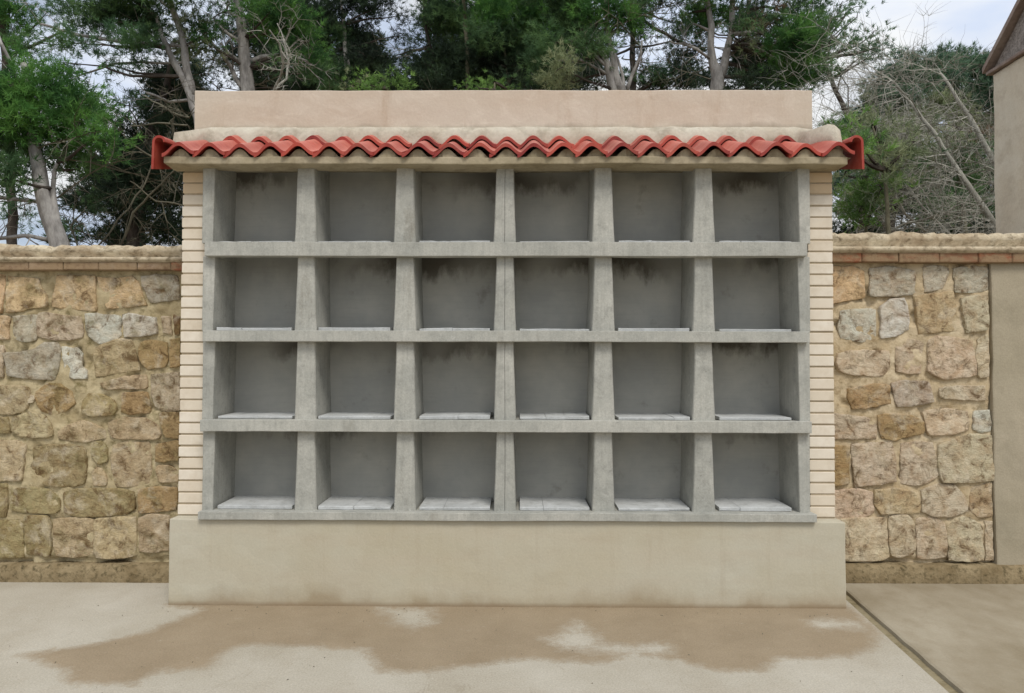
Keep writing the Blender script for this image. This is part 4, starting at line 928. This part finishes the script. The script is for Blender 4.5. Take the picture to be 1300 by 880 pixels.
tree('pine_tree', 'broad green pine rising in steps left of the round blue green crown', 'tree', 11.5,
     [[(1130,300,12),(1132,220,11),(1138,150,9),(1150,100,6)]],
     [(1150,85,26,12,1.5,Fa),(1175,82,24,12,1.5,Fa),(1125,108,24,12,1.4,Fa),(1160,100,34,14,1.4,Fa),(1110,130,24,12,1.3,Ol),(1140,125,34,18,1.3,Fa),(1095,150,30,12,1.3,Fa),(1075,160,22,10,1.1,B),(1060,166,18,8,1,B),(1100,175,36,18,1.3,Ol),(1150,160,40,26,1.2,Ol),
      (1190,145,34,26,1.1,Ol),(1070,190,24,18,1.2,Fa),(1110,210,36,26,1.2,Fa),(1160,210,40,30,1.1,Ol),(1210,200,40,30,1,Ol),(1085,245,34,28,1.2,Fa),(1140,260,44,26,1.2,Dk),(1200,255,44,30,1.2,Dk),(1240,240,30,40,1.2,Dk),(1090,290,40,16,1.2,Dk),(1150,295,50,16,1.5,Dk),(1220,292,50,18,1.6,Dk),(1270,285,30,20,1.5,Dk),(1180,235,50,30,1,Fa),(1110,235,40,30,.9,Ol)], 'bark_dark', needle=(.12, .015, 12))
bush('bright green pine bush just right of the brick column behind the wall', 4.0, [(1100,225,14,18,.9,Bu),(1112,245,20,20,1,Bu),(1095,262,18,16,.8,Bu),(1072,222,14,14,.5,Mi),(1068,260,12,16,.4,Ol)])
tree('young_pine', 'young pale green pine among the dead branches behind the right wall', 'tree', 3.2,
     [[(1128,300,6),(1126,260,5),(1122,215,4),(1112,175,3),(1108,160,2)]],
     [(1112,165,26,12,.7,Ol),(1090,180,22,10,.7,Mi),(1130,185,24,14,.6,Ol),(1105,205,28,12,.5,Ol),(1140,215,26,14,.4,Mi),(1120,240,26,12,.35,Ol),(1065,170,14,9,.8,Bu),(1076,190,16,9,.6,Bu),(1160,180,20,14,.35,Ol)], 'bark_olive')
tree('young_pine', 'young dark green pine close to the mausoleum wall behind the dead branches', 'tree', 6.0,
     [[(1225,300,6),(1222,250,5),(1215,200,4),(1210,160,3)]],
     [(1200,180,28,18,.8,Ol),(1230,200,24,20,.8,Mi),(1180,215,30,18,.8,Ol),(1215,240,34,20,.9,Mi),(1245,170,16,16,.8,Br),(1245,255,20,26,.9,Mi),(1185,262,30,18,.8,Mi)], 'bark_olive')
def fallen(label, Y, trunk, nb, seed, L, px_dir):
    trunk = [(a, b_, w_*.7) for a, b_, w_ in trunk]
    rg = random.Random(seed); sc = (Y-CAM.y)/FPX
    P = [at(a, b_, Y + .5*k/len(trunk)) for k, (a, b_, _) in enumerate(trunk)]; Rr = [w_*sc/2 for *_, w_ in trunk]
    t = empty('dead_pine', (P[0].x, Y, 0), label, 'dead tree', 'dead grey pines leaning behind the wall')
    P2 = [P[0] + (P[0]-P[1]).normalized()*(P[0].z+.05)/max(.2, (P[1]-P[0]).normalized().z)] + P; R2 = [Rr[0]*1.3] + Rr
    Q = []; S = []
    for k in range(len(P2)-1):
        m = max(4, int((P2[k+1]-P2[k]).length/.12))
        for j in range(m): u = j/m; q = P2[k].lerp(P2[k+1], u); Q.append(q+noise.noise_vector(q*3)*.03); S.append(R2[k]*(1-u)+R2[k+1]*u)
    Q.append(P2[-1]); S.append(R2[-1]); b = MB(); b.tube(Q, S, 8); b.build('trunk', MATS['dead'], t, smooth=True)
    tb = MB(); lo = [k for k, q in enumerate(Q) if q.z > 1.9]
    for i in range(nb):
        q = Q[lo[int(len(lo)*rg.random()**1.5)]]; s = rg.choice(px_dir)
        twigs(tb, q, Vector((s*rg.uniform(.5, 1.1), rg.uniform(-.7, .7), rg.uniform(-.25, .35))), L*rg.uniform(.5, 1.2), .0075, 2, rg, .035, 8)
    o = tb.build('bare_branches', MATS['dead'], t); o['kind'] = 'stuff'; return t
fallen('longer dead grey pine leaning from lower right to upper left behind the right wall', 3.6, [(1266,290,11),(1240,252,10),(1215,215,9),(1190,175,8),(1165,140,6),(1135,105,4),(1118,92,2)], 66, 5, 1.1, (-1, -1, -1, 1))
fallen('shorter dead grey pine leaning beside the mausoleum wall', 4.3, [(1285,250,11),(1262,205,10),(1240,165,9),(1218,130,7),(1200,100,5),(1192,88,3)], 40, 6, 1.0, (-1, -1, 1))
bare('dead_brush', 'tangle of thin bare stems beside the green bush behind the right wall', 'brush', 4.8,
     [[(1180,300,5),(1150,272,4),(1120,230,4),(1100,195,3)], [(1210,300,4),(1170,262,4),(1140,215,3),(1130,160,2)], [(1110,300,3),(1150,285,3),(1200,270,3),(1250,268,2)], [(1090,300,3),(1080,275,2),(1072,250,2)], [(1110,230,3),(1125,205,3),(1132,190,2)]], 'dead', 9, .6)
bare('dead_brush', 'brown tangle of dead twigs filling the gap left of the tiled eave', 'brush', 5.2,
     [[(150,320,4),(170,270,4),(205,235,3),(232,205,2)], [(120,320,3),(150,280,3),(180,240,3),(200,190,2)], [(235,215,3),(205,205,4),(170,185,3),(140,172,2)], [(240,150,4),(215,140,4),(180,120,2)], [(238,160,3),(200,155,3),(165,160,2)], [(100,318,3),(90,290,3),(110,262,2)], [(235,262,3),(200,255,3),(165,230,2)]], 'dead_dark', 6, .6)
tree('pine_tree', 'distant dark pine filling the wood behind the left half of the parapet', 'tree', 13.5,
     [[(350,300,12),(350,150,10),(350,60,7),(350,-20,5)]],
     [(335,60,30,30,1,Dk),(375,75,34,26,1.3,Dk),(400,45,30,34,1.3,Dk),(430,95,50,22,1.5,Dk),(350,110,50,14,1.5,Dk),(455,65,30,30,1.2,Dk),(350,15,50,24,1.1,Dk),(290,55,20,16,.7,Dk),(480,112,60,12,1.4,Dk),(240,90,18,24,.8,Dk)], 'bark_dark', needle=(.14, .018, 12))
tree('pine_tree', 'distant dark pine filling the wood behind the parapet centre', 'tree', 14.0,
     [[(640,300,12),(640,150,10),(640,60,7),(640,-20,5)]],
     [(560,85,40,30,1.5,Dk),(600,50,34,36,1.4,Dk),(645,60,40,34,1.5,Dk),(690,65,36,36,1.4,Dk),(640,105,70,20,1.6,Dk),(720,100,40,22,1.4,Dk),(570,20,36,22,1.2,Dk),(640,10,60,24,1.3,Dk),(710,20,40,24,1.3,Dk),(750,55,30,34,1,Dk),(530,110,40,12,1.4,Dk)], 'bark_dark', needle=(.14, .018, 12))
tree('pine_tree', 'distant dark pine behind the Y shaped trunk', 'tree', 13.0,
     [[(950,300,12),(950,150,10),(950,60,7),(950,-20,5)]],
     [(880,85,26,22,.7,Dk),(880,40,24,18,.8,Dk),(955,75,34,26,1,Dk),(960,30,34,26,.8,Dk),(1000,60,30,30,1,Dk),(920,105,60,10,1,Dk),(860,8,30,10,.5,Dk),(1010,100,40,12,1.2,Dk)], 'bark_dark', needle=(.14, .018, 12))
tree('pine_tree', 'distant dark pine low behind the left wall', 'tree', 13.2,
     [[(180,330,12),(180,250,10),(180,180,7)]],
     [(200,200,50,34,1.3,Dk),(150,225,50,28,1.3,Dk),(205,250,34,22,1.2,Dk),(150,262,40,12,1.1,Dk),(165,300,40,12,1,Dk),(225,290,24,24,1.3,Dk),(220,140,34,34,1.2,Dk),(95,255,24,14,.8,Dk),(85,300,24,12,.9,Dk)], 'bark_dark', needle=(.14, .018, 12))

# ------------------------------------------------------------------ bits of litter on the pavement
b = MB(); rg = random.Random(3)
for i in range(110):
    x, y = rg.uniform(-3.6, 3.4), rg.uniform(-1.4, .0)
    if rg.random() < .35: y = rg.uniform(-.16, -.01)
    if x > jx(y)-.02: continue
    s = rg.uniform(.002, .007); a = rg.uniform(0, math.pi); dx, dy = math.cos(a)*s, math.sin(a)*s
    b.add([(x-dx, y-dy, .002), (x-dy*.35, y+dx*.35, .005), (x+dx, y+dy, .003), (x+dy*.35, y-dx*.35, .002), (x, y, .007)], [(0,3,4),(3,2,4),(2,1,4),(1,0,4)])
o = b.build('litter', MATS['dead_dark']); o['kind'] = 'stuff'; tag(o, 'tiny dry crumbs and needles scattered over the pale pavement', 'litter')
